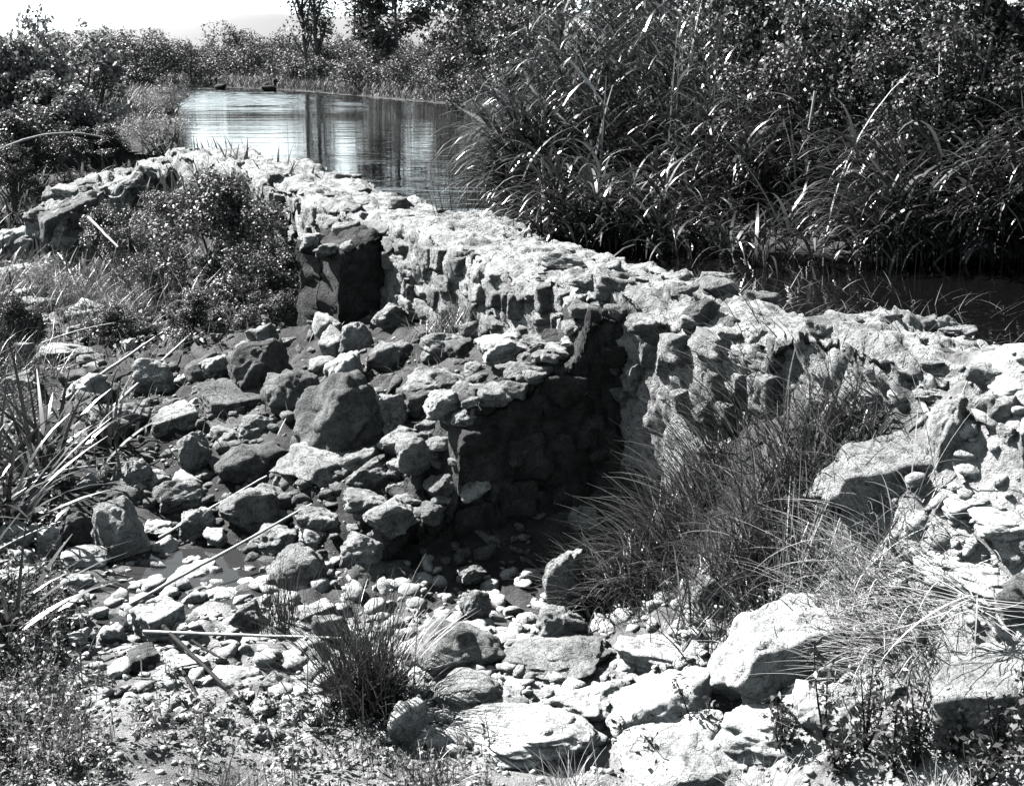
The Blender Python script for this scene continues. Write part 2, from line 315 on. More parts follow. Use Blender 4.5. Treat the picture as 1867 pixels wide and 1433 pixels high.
# far hills
hx = np.linspace(-2200, 2200, 160); V = []; Q = []
for j, (dy, hh) in enumerate([(0, 0), (150, 0.45), (320, 0.85), (480, 1.0), (800, 0.7), (1200, 0.2)]):
    prof = 48 + 26 * np.exp(-((hx + 420) / 330) ** 2) + 30 * np.exp(-((hx - 60) / 420) ** 2) + 9 * fbm(P3(hx / 160, hx * 0 + j * 0.3), 4, 2)
    V.append(np.stack([hx, np.full_like(hx, 2000 + dy), prof * hh], 1))
V = np.concatenate(V); ii = (np.arange(5)[:, None] * 160 + np.arange(159)[None]).ravel()
M['hill'] = leaf_mat('hill_scrub', 0.07, 0.0, 0.9, 0.1)
tag(obj('hills', mesh_np('hills', V, np.stack([ii, ii + 1, ii + 161, ii + 160], 1), None, True, M['hill'])), kind='structure')
#PART2
# ------------------------------------------------------------------ rock shapes
import bmesh
def ico(sub):
    bm = bmesh.new(); bmesh.ops.create_icosphere(bm, subdivisions=sub, radius=1.0)
    v = np.array([x.co[:] for x in bm.verts]); f = np.array([[x.index for x in q.verts] for q in bm.faces]); bm.free()
    return v / np.linalg.norm(v, axis=1)[:, None], f
ICO = {k: ico(k) for k in (1, 2, 3, 4, 5)}
def rock_geo(seed, p=9, planes=13, sub=4, amp=0.10, cracks=0.05):
    r = np.random.default_rng(seed); d, f = ICO[sub]
    n = r.normal(size=(planes, 3)); n /= np.linalg.norm(n, axis=1)[:, None]; h = r.uniform(0.62, 1.0, planes)
    box = np.concatenate([np.eye(3), -np.eye(3)]); n = np.concatenate([n, box]); h = np.concatenate([h, np.full(6, 1.0)])
    rad = (np.clip(d @ n.T, 0, None) / h[None]) ** p; rad = rad.sum(1) ** (-1.0 / p)
    v = d * rad[:, None]
    if amp:
        e = amp * fbm(v * 1.6 + seed, 3, seed) + amp * 0.55 * fbm(v * 4 + seed, 3, seed + 3) + amp * 0.12 * fbm(v * 16 + seed, 2, seed + 9)
        e -= cracks * np.clip(0.22 - np.abs(vnoise(v * np.array([1.2, 1.2, 3.0]) + seed * 3, seed + 40)), 0, 1) * 3
        f1, f2 = worley(v * 1.9 + seed, seed + 60); e += amp * 0.9 * (np.clip(f2 - f1, 0, 0.5) - 0.2)
        v = v * (1 + e)[:, None]
    lo, hi = v.min(0), v.max(0)
    return (v - (lo + hi) / 2) / (hi - lo) * 2, f
ROCK_R = [mesh_np('rounded_boulder', rock_geo(100 + k, 7, 10, 5, 0.13, 0.05)[0], None, ICO[5][1], True, M['rock']) for k in range(7)]
ROCK_A = [mesh_np('angular_boulder', rock_geo(200 + k, 28, 10, 5, 0.11, 0.10)[0], None, ICO[5][1], True, M['rock']) for k in range(8)]
ROCK_B = [mesh_np('block_boulder', rock_geo(250 + k, 40, 2, 5, 0.08, 0.08)[0], None, ICO[5][1], True, M['rock']) for k in range(5)]
ROCK_S = [mesh_np('small_stone', rock_geo(300 + k, 22, 9, 4, 0.13, 0.07)[0], None, ICO[4][1], True, M['wall_stone']) for k in range(12)]
ROCK_F = [mesh_np('face_stone', rock_geo(350 + k, 26, 4, 4, 0.10, 0.06)[0], None, ICO[4][1], True, M['wall_stone']) for k in range(9)]
FWD = np.array([0, CP, -SP])
def set_mat(o, m):
    o.material_slots[0].link = 'OBJECT'; o.material_slots[0].material = m
def rock_at(name, x0, x1, y0, y1, shape='R', k=0, mat=None, rz=0.0, tilt=(0, 0), dep=0.8, label=None, cat='boulder', group=None, sink=0.22, hmin=0.4, Y=None):
    cx = (x0 + x1) / 2; b = hit(cx, y1) if Y is None else at_y(cx, y1, Y)
    dz = (b - CAM) @ FWD; w = (x1 - x0) * dz / F; hp = (y1 - y0) * dz / F; phi = math.atan2(CAM[2] - b[2], b[1]); D = dep * w
    h = max((hp - 0.55 * D * math.sin(phi)) / math.cos(phi), hmin * hp, 0.22 * w)
    u = np.array([b[0], b[1], 0]); u /= np.linalg.norm(u); c = b + u * D * 0.42
    h2 = h * (1 + sink)
    me = {'R': ROCK_R, 'A': ROCK_A, 'B': ROCK_B, 'S': ROCK_S}[shape]; me = me[k % len(me)]
    o = obj(name, me, None, (c[0], c[1], b[2] - h * sink + h2 / 2), (tilt[0], tilt[1], rz - math.atan2(u[0], u[1])), (w / 2, D / 2, h2 / 2))
    if mat: set_mat(o, M[mat])
    return tag(o, label, cat, group)

# ------------------------------------------------------------------ masonry: dam, spur wall, stumps
def strip_path(pts, ds):
    pts = np.array(pts, float); L = np.concatenate([[0], np.cumsum(np.linalg.norm(np.diff(pts[:, :2], axis=0), axis=1) + 0.25 * np.abs(np.diff(pts[:, 2])))])
    s = [0.0]
    while s[-1] < L[-1]:
        q = [np.interp(s[-1], L, pts[:, j]) for j in (0, 1)]; s.append(s[-1] + ds * max(1.0, math.hypot(*q) / 7))
    s = np.minimum(np.array(s), L[-1]); p = np.stack([np.interp(s, L, pts[:, j]) for j in range(pts.shape[1])], 1)
    ker = np.array([1, 2, 3, 2, 1]) / 9.0
    for j in (0, 1):
        pad = np.concatenate([[p[0, j]] * 2, p[:, j], [p[-1, j]] * 2]); p[:, j] = np.convolve(pad, ker, 'valid')
    return p
def wall_strip(pts, ds=0.03, seed=1, amp=0.05, cob=0.06, cfreq=6.0, topn=0.07, ncirc=110, batter=0.12):
    p = strip_path(pts, ds); t = np.gradient(p[:, :2], axis=0); t /= np.linalg.norm(t, axis=1)[:, None] + 1e-9
    nrm = np.stack([t[:, 1], -t[:, 0]], 1)
    zt = p[:, 2] + topn * fbm(P3(p[:, 0] * 2.2, p[:, 1] * 2.2), 3, seed)
    side = ncirc // 3; q = []
    for k in np.linspace(0, 1, side, endpoint=False): q.append((-1, k))
    for k in np.linspace(-1, 1, ncirc - 2 * side): q.append((k, 1))
    for k in np.linspace(1, 0, side + 1)[1:]: q.append((1, k))
    q = np.array(q); rnd = 0.12
    rings = [(i, 1.0) for i in range(len(p))]
    rings = [(0, s) for s in (0.02, 0.3, 0.6, 0.85, 0.95)] + rings + [(len(p) - 1, s) for s in (0.95, 0.85, 0.6, 0.3, 0.02)]
    V = []; Nn = []
    for i, s in rings:
        hw, zb = p[i, 4], p[i, 3]; H = zt[i] - zb
        z = zb + q[:, 1] * H; off = q[:, 0] * hw * (1 + batter * (1 - q[:, 1]))
        corner = np.clip((np.abs(q[:, 0]) - 0.75) / 0.25, 0, 1) * (q[:, 1] > 0.999); z = z - corner ** 2 * rnd * 0.6
        V.append(np.stack([p[i, 0] + nrm[i, 0] * off * s, p[i, 1] + nrm[i, 1] * off * s, z], 1))
        e = 0.0 if s == 1 else (1 if i else -1) * (1 - s)
        Nn.append(np.stack([nrm[i, 0] * q[:, 0] * (q[:, 1] < 0.999) * s + t[i, 0] * e * 1.5, nrm[i, 1] * q[:, 0] * (q[:, 1] < 0.999) * s + t[i, 1] * e * 1.5, (q[:, 1] > 0.97) * 1.0], 1))
    V = np.concatenate(V); Nn = np.concatenate(Nn); Nn /= np.linalg.norm(Nn, axis=1)[:, None] + 1e-9
    q3 = V * np.array([1, 1, 1.5]) * cfreq * 0.62 + 0.35 * np.stack([fbm(V * 4, 2, seed + j) for j in (0, 1, 2)], 1)
    f1, f2, cr = worley(q3, seed + 2, True); g1, g2, cr2 = worley(q3 * 2.3 + 7, seed + 4, True)
    m = np.clip(0.5 + 1.6 * vnoise(V * 1.4, seed + 30), 0, 1); joint = np.clip(1 - (f2 - f1) / 0.16, 0, 1); joint2 = np.clip(1 - (g2 - g1) / 0.2, 0, 1)
    d = amp * fbm(V * 2.4, 4, seed + 1) + cob * m * ((cr - 0.5) * 1.3 - 0.9 * joint ** 1.5 * (cr > 0.3)) + cob * (1 - m) * ((cr2 - 0.5) * 0.7 - 0.45 * joint2)
    d += 0.022 * fbm(V * 9, 5, seed + 7, 0.62) + 0.005 * fbm(V * np.array([10, 10, 2.4]), 3, seed + 11) - 0.07 * np.clip(0.26 - worley(V * 8.5, seed + 13)[0], 0, 1)
    V = V + Nn * d[:, None]
    nq = len(q); nr = len(rings); ii = (np.arange(nr - 1)[:, None] * nq + np.arange(nq - 1)[None]).ravel()
    return V, np.stack([ii, ii + nq, ii + nq + 1, ii + 1], 1), p, nrm, zt
def thing(name, loc, label, cat, group=None):
    o = bpy.data.objects.new(name, None); COL.objects.link(o); o.location = loc; o.empty_display_size = 0.2; return tag(o, label, cat, group)
def masonry(name, pts, label, cat, seed, nstones, smin, smax, sides=(-1,), crest=0.6, face_depth=0.7, core='masonry', **kw):
    V, Q, p, nrm, zt = wall_strip(pts, seed=seed, **kw); o0 = np.array([p[0, 0], p[0, 1], 0])
    t = thing(name, o0, label, cat); obj('rubble_core', mesh_np('rubble_core', V - o0, Q, None, True, M[core]), t)
    r = np.random.default_rng(seed); wgt = np.linspace(1, 1, len(p)); wgt = 1 / np.hypot(p[:, 0], p[:, 1]) ** 0.3
    wgt /= wgt.sum()
    for _ in range(nstones):
        i = r.choice(len(p), p=wgt); s = r.uniform(smin, smax) * (0.75 + 0.5 * r.random())
        if r.random() < crest:
            u = r.uniform(-0.95, 0.95); c = np.array([p[i, 0] + nrm[i, 0] * u * p[i, 4], p[i, 1] + nrm[i, 1] * u * p[i, 4], zt[i] - s * 0.09])
            sc = (s * 0.5, s * r.uniform(0.32, 0.5), s * r.uniform(0.16, 0.36)); rot = (r.uniform(-.3, .3), r.uniform(-.2, .2), r.uniform(0, 6.3))
        else:
            sd = r.choice(sides); k = r.uniform(0.02, face_depth); H = zt[i] - p[i, 3]
            off = sd * (p[i, 4] * (1 + 0.12 * k) - 0.04); c = np.array([p[i, 0] + nrm[i, 0] * off, p[i, 1] + nrm[i, 1] * off, zt[i] - 0.04 - k * (H - 0.3)])
            sc = (s * 0.5, s * r.uniform(0.35, 0.5), s * r.uniform(0.3, 0.45)); rot = (r.uniform(-.4, .4), r.uniform(-.4, .4), r.uniform(0, 6.3))
        st = obj('stone', ROCK_S[r.integers(10)], t, c - o0, rot, sc)
    return t
def face_courses(t, pts, side, step, zrow, rows, seed, lens=(0.12, 0.30), mat=None, s0=0.0, s1=1.0, top=0.06, keep=0.85):
    p = strip_path(pts, 0.05); tg = np.gradient(p[:, :2], axis=0); tg /= np.linalg.norm(tg, axis=1)[:, None]; r = np.random.default_rng(seed)
    L = np.concatenate([[0], np.cumsum(np.linalg.norm(np.diff(p[:, :2], axis=0), axis=1))]); o0 = np.array(t.location)
    for j in range(rows):
        s = s0 * L[-1] + r.uniform(0, step)
        while s < s1 * L[-1]:
            i = min(np.searchsorted(L, s), len(p) - 1); ln = r.uniform(*lens); nx, ny = tg[i, 1] * side, -tg[i, 0] * side
            if r.random() < keep:
                hh = zrow * r.uniform(0.75, 1.25); off = p[i, 4] * (1 + 0.0) - 0.035 + r.uniform(-0.02, 0.03); z = p[i, 2] - top - zrow * (j + 0.5) + r.normal() * 0.025
                o = obj('stone', ROCK_F[r.integers(9)], t, np.array([p[i, 0] + nx * off, p[i, 1] + ny * off, z]) - o0, (r.normal() * 0.08, r.normal() * 0.08, math.atan2(tg[i, 1], tg[i, 0]) + r.normal() * 0.08), (ln * 0.52, 0.10, hh * 0.52))
                if mat: set_mat(o, M[mat])
            s += ln * r.uniform(1.0, 1.25)
def part_stone(t, x0, x1, y0, y1, Y, k, mat=None, shape='A', rz=0.3):
    a = at_y(x0, y1, Y); b = at_y(x1, y0, Y); c = (a + b) / 2; w = abs(b[0] - a[0]); h = abs(b[2] - a[2])
    o = obj('stone', (ROCK_A if shape == 'A' else ROCK_R)[k % 7], t, c + np.array([0, 0.3 * w, 0]) - np.array(t.location), (0.1, 0.15, rz), (w * 0.53, w * 0.45, h * 0.53))
    if mat: set_mat(o, M[mat])
    return o
dp = [(-4.75, 19.4, 0.16, -1.3, 0.5), (-4.35, 18.7, 0.22, -1.3, 0.5), (-3.2, 16.7, 0.20, -1.3, 0.5), (-1.6, 12.55, 0.17, -1.3, 0.45), (0.05, 9.25, 0.18, -1.3, 0.42), (0.82, 7.38, 0.20, -1.3, 0.36), (1.25, 6.6, 0.20, -1.1, 0.36), (1.62, 6.1, 0.21, -1.0, 0.34), (1.95, 5.65, 0.20, -1.0, 0.36), (2.5, 5.2, 0.20, -1.0, 0.45), (3.3, 4.75, 0.22, -1.0, 0.55), (4.6, 4.3, 0.25, -1.0, 0.7)]
dam = masonry('stone_dam', dp, 'long ruined rubble-stone dam running diagonally between the pond and the dry bed', 'dam', 3, 170, 0.07, 0.26, sides=(1,), crest=0.97, ds=0.018, cob=0.045)
face_courses(dam, dp, 1, 0.2, 0.16, 4, 44, s0=0.28, s1=0.80)
for a in [(1152, 1216, 605, 662, 6.55, 1, 'rock_dark'), (1195, 1252, 632, 697, 6.3, 2, 'rock_dark'), (1230, 1305, 640, 697, 6.2, 3, None), (1262, 1311, 664, 720, 6.05, 4, 'rock_dark'), (1355, 1432, 660, 724, 5.75, 5, 'rock_dark'), (960, 1030, 545, 580, 8.4, 5, None), (900, 985, 545, 590, 8.9, 2, None), (700, 760, 490, 530, 11.9, 3, None), (800, 850, 510, 540, 10.2, 4, None), (620, 690, 450, 480, 14.0, 2, None)]:
    part_stone(dam, *a)
def front(l, back):     # (px, py, Y) of the front top edge -> centre line points
    out = []
    for px, py, Y, zb, hw in l:
        q = at_y(px, py, Y); out.append((q[0] + back[0] * hw, q[1] + back[1] * hw, q[2], zb, hw))
    return out
SPUR = front([(1095, 618, 7.1, -1.6, 0.2), (1055, 628, 7.02, -1.6, 0.2), (1040, 640, 7.0, -1.6, 0.2), (1005, 640, 6.95, -1.6, 0.2), (985, 690, 6.92, -1.6, 0.2), (955, 684, 6.9, -1.6, 0.2), (935, 712, 6.87, -1.6, 0.2), (890, 734, 6.8, -1.6, 0.2), (870, 752, 6.77, -1.6, 0.2), (845, 748, 6.75, -1.6, 0.2), (825, 788, 6.72, -1.6, 0.2), (815, 850, 6.68, -1.6, 0.22), (790, 890, 6.6, -1.6, 0.24), (740, 905, 6.5, -1.6, 0.24), (705, 930, 6.42, -1.6, 0.22)], (0.25, 0.97))
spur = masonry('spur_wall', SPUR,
    'ruined spur wall projecting from the dam with a sheer deep-shadowed side', 'wall', 8, 60, 0.08, 0.22, sides=(-1,), crest=0.95, core='masonry_shade', ds=0.016, topn=0.11, amp=0.05, cob=0.06, batter=0.0)
face_courses(spur, SPUR, 1, 0.2, 0.17, 5, 46, (0.12, 0.3), 'masonry_shade', 0.02, 0.72, 0.08, 0.7)
face_courses(spur, SPUR, -1, 0.2, 0.17, 5, 47, (0.12, 0.3), 'masonry_shade', 0.02, 0.72, 0.08, 0.7)
for a in [(697, 754, 925, 970, 6.35, 2, None), (728, 797, 880, 925, 6.5, 1, None), (700, 760, 868, 900, 6.75, 4, None), (770, 830, 790, 850, 6.9, 3, None), (812, 870, 730, 770, 6.85, 0, None), (700, 800, 965, 1015, 6.3, 5, 'rock_dark')]:
    part_stone(spur, *a)
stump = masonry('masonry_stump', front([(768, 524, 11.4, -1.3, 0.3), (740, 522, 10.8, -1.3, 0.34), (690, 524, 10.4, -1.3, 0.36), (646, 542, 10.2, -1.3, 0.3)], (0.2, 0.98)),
    'square broken masonry stump with a black shadowed front standing against the dam', 'wall', 15, 16, 0.12, 0.28, sides=(-1,), crest=1.0, core='masonry_shade', ds=0.03, batter=0.0, amp=0.04, cob=0.04)
low = masonry('low_wall', front([(500, 408, 19.6, -1.2, 0.35), (450, 420, 18.4, -1.2, 0.35), (400, 440, 17.3, -1.3, 0.35), (350, 462, 16.5, -1.3, 0.35), (300, 474, 15.9, -1.3, 0.3)], (-0.5, 0.86)),
    'low crumbled wall leading away from the far end of the dam', 'wall', 21, 40, 0.18, 0.42, sides=(1, -1), crest=0.7, ds=0.03, topn=0.22)
bank = masonry('bank_wall', front([(402, 346, 27, -0.6, 0.4), (370, 350, 26.5, -0.6, 0.4), (335, 362, 26, -0.7, 0.4)], (-0.3, 0.95)),
    'short dark retaining wall under the leafy thicket beyond the low wall', 'wall', 25, 12, 0.25, 0.5, sides=(1,), crest=0.8, ds=0.05)

# ------------------------------------------------------------------ boulders one can name: x0, x1, y0, y1, shape, variant, material, label
BOULDERS = [
 (1180, 1360, 1020, 1162, 'B', 0, 'rock_pale', 'largest pale block-shaped boulder with a dished top on the near slope'),
 (1167, 1223, 974, 1034, 'A', 1, None, 'upright grey boulder just behind the largest pale block'),
 (1136, 1180, 1030, 1064, 'A', 2, 'rock_pale', 'small white stone wedged left of the largest pale block'),
 (1470, 1690, 1066, 1190, 'B', 1, None, 'big boulder with white sunlit top and black front beside the dead stalk'),
 (1566, 1665, 972, 1050, 'R', 0, 'rock_dark', 'dark rough boulder above the black-fronted boulder at the right'),
 (1234, 1290, 1128, 1172, 'A', 4, 'rock_pale', 'thin tilted pale stone leaning under the largest pale block'),
 (1318, 1502, 795, 900, 'B', 5, None, 'broad flat-topped slab with a black undercut front beside the sedge'),
 (1360, 1424, 884, 937, 'A', 6, None, 'grey wedge-shaped stone in front of the flat-topped slab'),
 (1443, 1496, 886, 930, 'R', 1, 'rock_pale', 'white rounded stone right of the grey wedge-shaped stone'),
 (1437, 1493, 922, 962, 'R', 2, None, 'mottled grey stone under the white rounded stone'),
 (1584, 1640, 918, 952, 'R', 3, None, 'small grey stone on the white gravel slope'),
 (1466, 1545, 708, 740, 'R', 4, None, 'flat rounded stone at the near foot of the dam'),
 (1540, 1607, 722, 784, 'R', 5, None, 'bulging grey boulder in the outcrop below the dam end'),
 (1552, 1680, 688, 726, 'B', 7, 'rock_pale', 'pale capstone on top of the outcrop at the dam end'),
 (1597, 1690, 730, 830, 'B', 1, None, 'tall boulder face at the right of the outcrop'),
 (1484, 1545, 740, 824, 'B', 2, None, 'upright stone face at the left of the outcrop'),
 (1574, 1608, 770, 808, 'R', 6, None, 'small stone wedged between the outcrop boulders'),
 (782, 925, 1030, 1122, 'R', 0, None, 'large round-topped grey boulder in front of the spur wall shadow'),
 (818, 932, 1100, 1168, 'R', 1, None, 'smooth egg-shaped boulder below the large round-topped one'),
 (856, 894, 960, 988, 'A', 3, None, 'small three-cornered stone alone in the black shadow'),
 (858, 900, 994, 1038, 'R', 2, None, 'pale round-headed stone below the three-cornered stone'),
 (968, 1022, 940, 1018, 'R', 3, None, 'tall rounded stone at the right edge of the black shadow'),
 (958, 1029, 1012, 1072, 'A', 4, None, 'slanted pale stone under the tall rounded stone'),
 (903, 1060, 1082, 1124, 'R', 4, None, 'broad low whaleback rock below the slanted pale stone'),
 (758, 815, 1136, 1200, 'R', 5, 'rock_pale', 'white egg-shaped boulder right of the dark rush tuft'),
 (842, 965, 1128, 1176, 'A', 5, None, 'long ridged rock beside the egg-shaped boulder'),
 (660, 712, 1025, 1080, 'R', 6, None, 'pale rounded stone behind the dark rush tuft'),
 (638, 690, 1008, 1052, 'B', 6, None, 'blocky stone at the foot of the spur wall end'),
 (598, 694, 932, 1008, 'R', 1, None, 'sloping boulder leaning on the end of the spur wall'),
 (770, 802, 1017, 1037, 'R', 2, 'rock_pale', 'little white stone above the large round-topped boulder'),
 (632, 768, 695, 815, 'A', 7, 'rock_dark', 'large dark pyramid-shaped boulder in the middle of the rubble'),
 (618, 715, 800, 854, 'B', 0, None, 'flat slab with a bright top below the pyramid-shaped boulder'),
 (674, 732, 674, 732, 'R', 3, 'rock_pale', 'smooth pale dome-shaped boulder above the pyramid-shaped one'),
 (696, 744, 634, 680, 'R', 4, None, 'round ball-like stone below the black masonry stump'),
 (728, 790, 657, 704, 'R', 5, None, 'pale stone right of the dome-shaped boulder'),
 (746, 788, 728, 780, 'R', 6, None, 'rounded grey stone touching the pyramid-shaped boulder'),
 (775, 870, 692, 742, 'R', 0, None, 'long low boulder with a sunlit back behind the spur wall'),
 (738, 792, 608, 645, 'A', 1, None, 'knobbly stone at the foot of the dam beside the masonry stump'),
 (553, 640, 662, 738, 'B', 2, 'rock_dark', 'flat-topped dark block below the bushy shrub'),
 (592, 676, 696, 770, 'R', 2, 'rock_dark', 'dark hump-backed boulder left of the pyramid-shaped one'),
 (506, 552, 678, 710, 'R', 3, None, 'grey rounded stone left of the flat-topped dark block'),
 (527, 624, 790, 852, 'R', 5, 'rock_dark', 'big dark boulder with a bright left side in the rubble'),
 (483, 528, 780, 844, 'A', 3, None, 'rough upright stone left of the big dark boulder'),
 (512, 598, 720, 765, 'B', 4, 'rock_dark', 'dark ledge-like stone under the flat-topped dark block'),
 (422, 478, 680, 730, 'A', 5, None, 'grey block crossed by the longer leaning cane'),
 (258, 290, 660, 688, 'R', 6, None, 'small pale stone among grass near the left reeds'),
 (288, 378, 660, 690, 'R', 0, None, 'low flattened boulder among grass above the left reeds'),
 (285, 368, 462, 552, 'B', 6, 'rock_dark', 'black block with a white corner at the end of the low wall'),
 (375, 442, 874, 955, 'B', 7, None, 'flat-topped block with a shadowed front beside the stream'),
 (318, 378, 884, 940, 'R', 1, 'rock_dark', 'dark rounded boulder left of the flat-topped block'),
 (430, 477, 899, 924, 'R', 2, 'rock_pale', 'flat white stone right of the flat-topped block'),
 (482, 533, 882, 928, 'A', 0, None, 'pale double-humped stone touched by the thin short cane'),
 (536, 638, 848, 916, 'A', 1, None, 'peaked grey rock standing over the stream shadow'),
 (573, 645, 904, 950, 'A', 2, None, 'smooth slanting slab below the peaked grey rock'),
 (476, 535, 958, 988, 'R', 3, 'rock_pale', 'bright white oval stone above the long cane'),
 (322, 392, 934, 968, 'R', 4, 'rock_pale', 'wide white stone left of the stream pool'),
 (519, 573, 992, 1020, 'A', 3, 'rock_pale', 'white wedge stone just below the long cane'),
 (324, 369, 968, 998, 'R', 5, 'rock_pale', 'pale cobble under the wide white stone'),
 (427, 486, 1010, 1064, 'B', 4, 'rock_pale', 'white-topped block where the long cane crosses the stream bed'),
 (450, 524, 1082, 1112, 'R', 6, 'rock_pale', 'flat pale stone below the horizontal cane'),
 (406, 454, 1072, 1108, 'B', 5, 'rock_dark', 'dark square stone at the left end of the horizontal cane'),
 (592, 640, 1102, 1137, 'R', 0, None, 'stone with a dark right side below the horizontal cane'),
 (468, 508, 1036, 1070, 'R', 1, 'rock_pale', 'round white stone above the horizontal cane'),
 (522, 596, 1096, 1130, 'R', 2, 'rock_pale', 'broad white stone under the middle of the horizontal cane'),
 (545, 600, 1008, 1064, 'A', 6, None, 'pale boulder left of the thin grass stems'),
 (1050, 1200, 1108, 1215, 'R', 3, 'rock_pale', 'long white bedrock hump left of the largest pale block'),
 (850, 1060, 1186, 1236, 'A', 7, 'rock_pale', 'white bedrock shelf under the ridged rock'),
 (1200, 1330, 1150, 1225, 'R', 4, 'rock_pale', 'white bedrock below the largest pale block'),
 (1060, 1170, 1060, 1112, 'R', 6, 'rock_pale', 'low pale rock between whaleback rock and largest block'),
 (1000, 1045, 880, 920, 'R', 2, None, 'sunlit stone in the sedge at the foot of the shadowed wall'),
 (225, 290, 505, 552, 'R', 5, 'rock_pale', 'white boulder in the little pool left of the black block'),
 (1290, 1425, 1118, 1205, 'R', 2, 'rock_pale', 'white rounded ledge right of the thin tilted stone'),
 (955, 1090, 1118, 1188, 'A', 6, 'rock_pale', 'broad pale ledge in front of the whaleback rock'),
 (1070, 1240, 1190, 1262, 'B', 2, 'rock_pale', 'white ledge along the bottom below the bedrock hump'),
 (1480, 1610, 838, 884, 'B', 1, 'rock_pale', 'pale flat ledge below the outcrop'),
 (1530, 1680, 884, 926, 'A', 3, 'rock_pale', 'white ledge under the pale flat ledge'),
 (1480, 1660, 940, 1004, 'R', 4, 'rock_pale', 'smooth white swelling of rock above the dead stalk'),
 (1380, 1468, 1092, 1160, 'A', 2, 'rock_pale', 'white angular rock left of the black-fronted boulder'),
 (1600, 1700, 846, 884, 'A', 5, None, 'grey broken stone at the right edge under the outcrop'),
 (1420, 1490, 836, 870, 'A', 7, None, 'broken stone behind the flat-topped slab corner'),
 (226, 300, 556, 584, 'R', 3, 'rock_pale', 'flat white stone at the near edge of the little pool'),
 (300, 362, 532, 554, 'B', 2, 'rock_pale', 'white flat stone at the foot of the black block'),
 (330, 398, 602, 640, 'A', 2, 'rock_pale', 'pale broken stone on the light ground in the grass'),
 (270, 330, 598, 628, 'A', 4, None, 'grey stone on the light ground in the grass'),
 (236, 300, 700, 740, 'A', 6, None, 'grey stone at the left below the flattened boulder'),
 (330, 400, 700, 745, 'A', 1, 'rock_pale', 'pale stone beneath the upper leaning cane'),
 (395, 448, 740, 782, 'A', 3, None, 'angular stone between the two leaning canes'),
 (440, 505, 744, 790, 'B', 1, None, 'blocky rubble stone right of the lower leaning cane'),
 (455, 520, 840, 890, 'A', 5, None, 'angular rubble stone above the short thin cane'),
 (390, 455, 815, 862, 'A', 7, None, 'rough stone above the flat-topped streamside block'),
 (292, 326, 908, 950, 'A', 0, 'rock_pale', 'upright white stone right of the left strap leaves'),
 (232, 296, 900, 940, 'A', 2, 'rock_pale', 'white broken stone among the left strap leaves'),
 (236, 300, 960, 992, 'R', 5, 'rock_pale', 'pale stone at the left end of the stony bed'),
 (640, 700, 880, 925, 'A', 4, None, 'broken stone above the sloping boulder'),
 (700, 770, 818, 868, 'A', 6, None, 'light broken stone lying on the spur rubble'),
 (745, 815, 770, 815, 'A', 1, None, 'light rough stone behind the jagged spur end'),
 (560, 618, 756, 796, 'A', 2, None, 'broken stone right above the big dark boulder'),
 (800, 880, 645, 690, 'A', 5, None, 'rough pale stone under the small sedge clump'),
 (880, 960, 650, 695, 'A', 3, 'rock_pale', 'light broken stone on the slope behind the spur'),
]
rb = np.random.default_rng(77)
SPECIAL = {'big boulder with white': dict(dep=0.7, hmin=0.55), 'broad flat-topped slab': dict(dep=0.55, hmin=0.6), 'largest pale block': dict(dep=0.6, hmin=0.7), 'flat-topped dark block': dict(dep=0.55, hmin=0.7), 'big dark boulder with': dict(hmin=0.75), 'large dark pyramid': dict(hmin=0.85)}
for x0, x1, y0, y1, sh, k, mt, lab in BOULDERS:
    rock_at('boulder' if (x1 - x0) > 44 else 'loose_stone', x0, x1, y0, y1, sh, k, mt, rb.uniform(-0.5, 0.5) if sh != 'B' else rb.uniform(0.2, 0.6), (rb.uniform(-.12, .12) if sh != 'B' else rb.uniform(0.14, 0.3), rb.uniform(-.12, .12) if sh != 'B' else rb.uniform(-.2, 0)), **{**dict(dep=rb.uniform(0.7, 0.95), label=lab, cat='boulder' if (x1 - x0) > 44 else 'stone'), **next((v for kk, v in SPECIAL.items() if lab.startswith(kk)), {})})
# ------------------------------------------------------------------ countable loose stones
FIELDS = [  # px box, count, size range in px, material choice, label
 ((480, 640, 960, 900), 84, (18, 62), (None, None, 'rock_dark'), 'loose stone in the rubble heap between the dam foot and the dark boulders'),
 ((230, 900, 690, 1235), 84, (10, 40), ('rock_pale', 'rock_pale', None), 'pale cobble on the stony bed around the little stream'),
 ((228, 560, 520, 900), 90, (14, 54), (None, 'rock_dark', 'rock_pale'), 'stone half hidden in grass on the left side of the bed'),
 ((1400, 780, 1660, 1060), 36, (10, 30), ('rock_pale', None), 'stone on the bright gravel slope below the dam end'),
 ((770, 1040, 1300, 1240), 44, (9, 28), ('rock_pale', None), 'small stone between the boulders below the shadowed spur wall'),
]
import re
SHORT = []
for x0, x1, y0, y1, sh, k, mt, lab in BOULDERS:
    m = re.split(r' (?:with|in|on|at|beside|below|above|left|right|under|behind|leaning|alone|among|crossed|standing|touched|touching|just|wedged|between|where|around) ', lab + ' ')[0].strip()
    SHORT.append(((x0 + x1) / 2, (y0 + y1) / 2, x1 - x0, y1 - y0, m))
seen = {}
for q in SHORT: seen[q[4]] = seen.get(q[4], 0) + 1
SHORT = [q for q in SHORT if seen[q[4]] == 1 and len(q[4].split()) > 2]
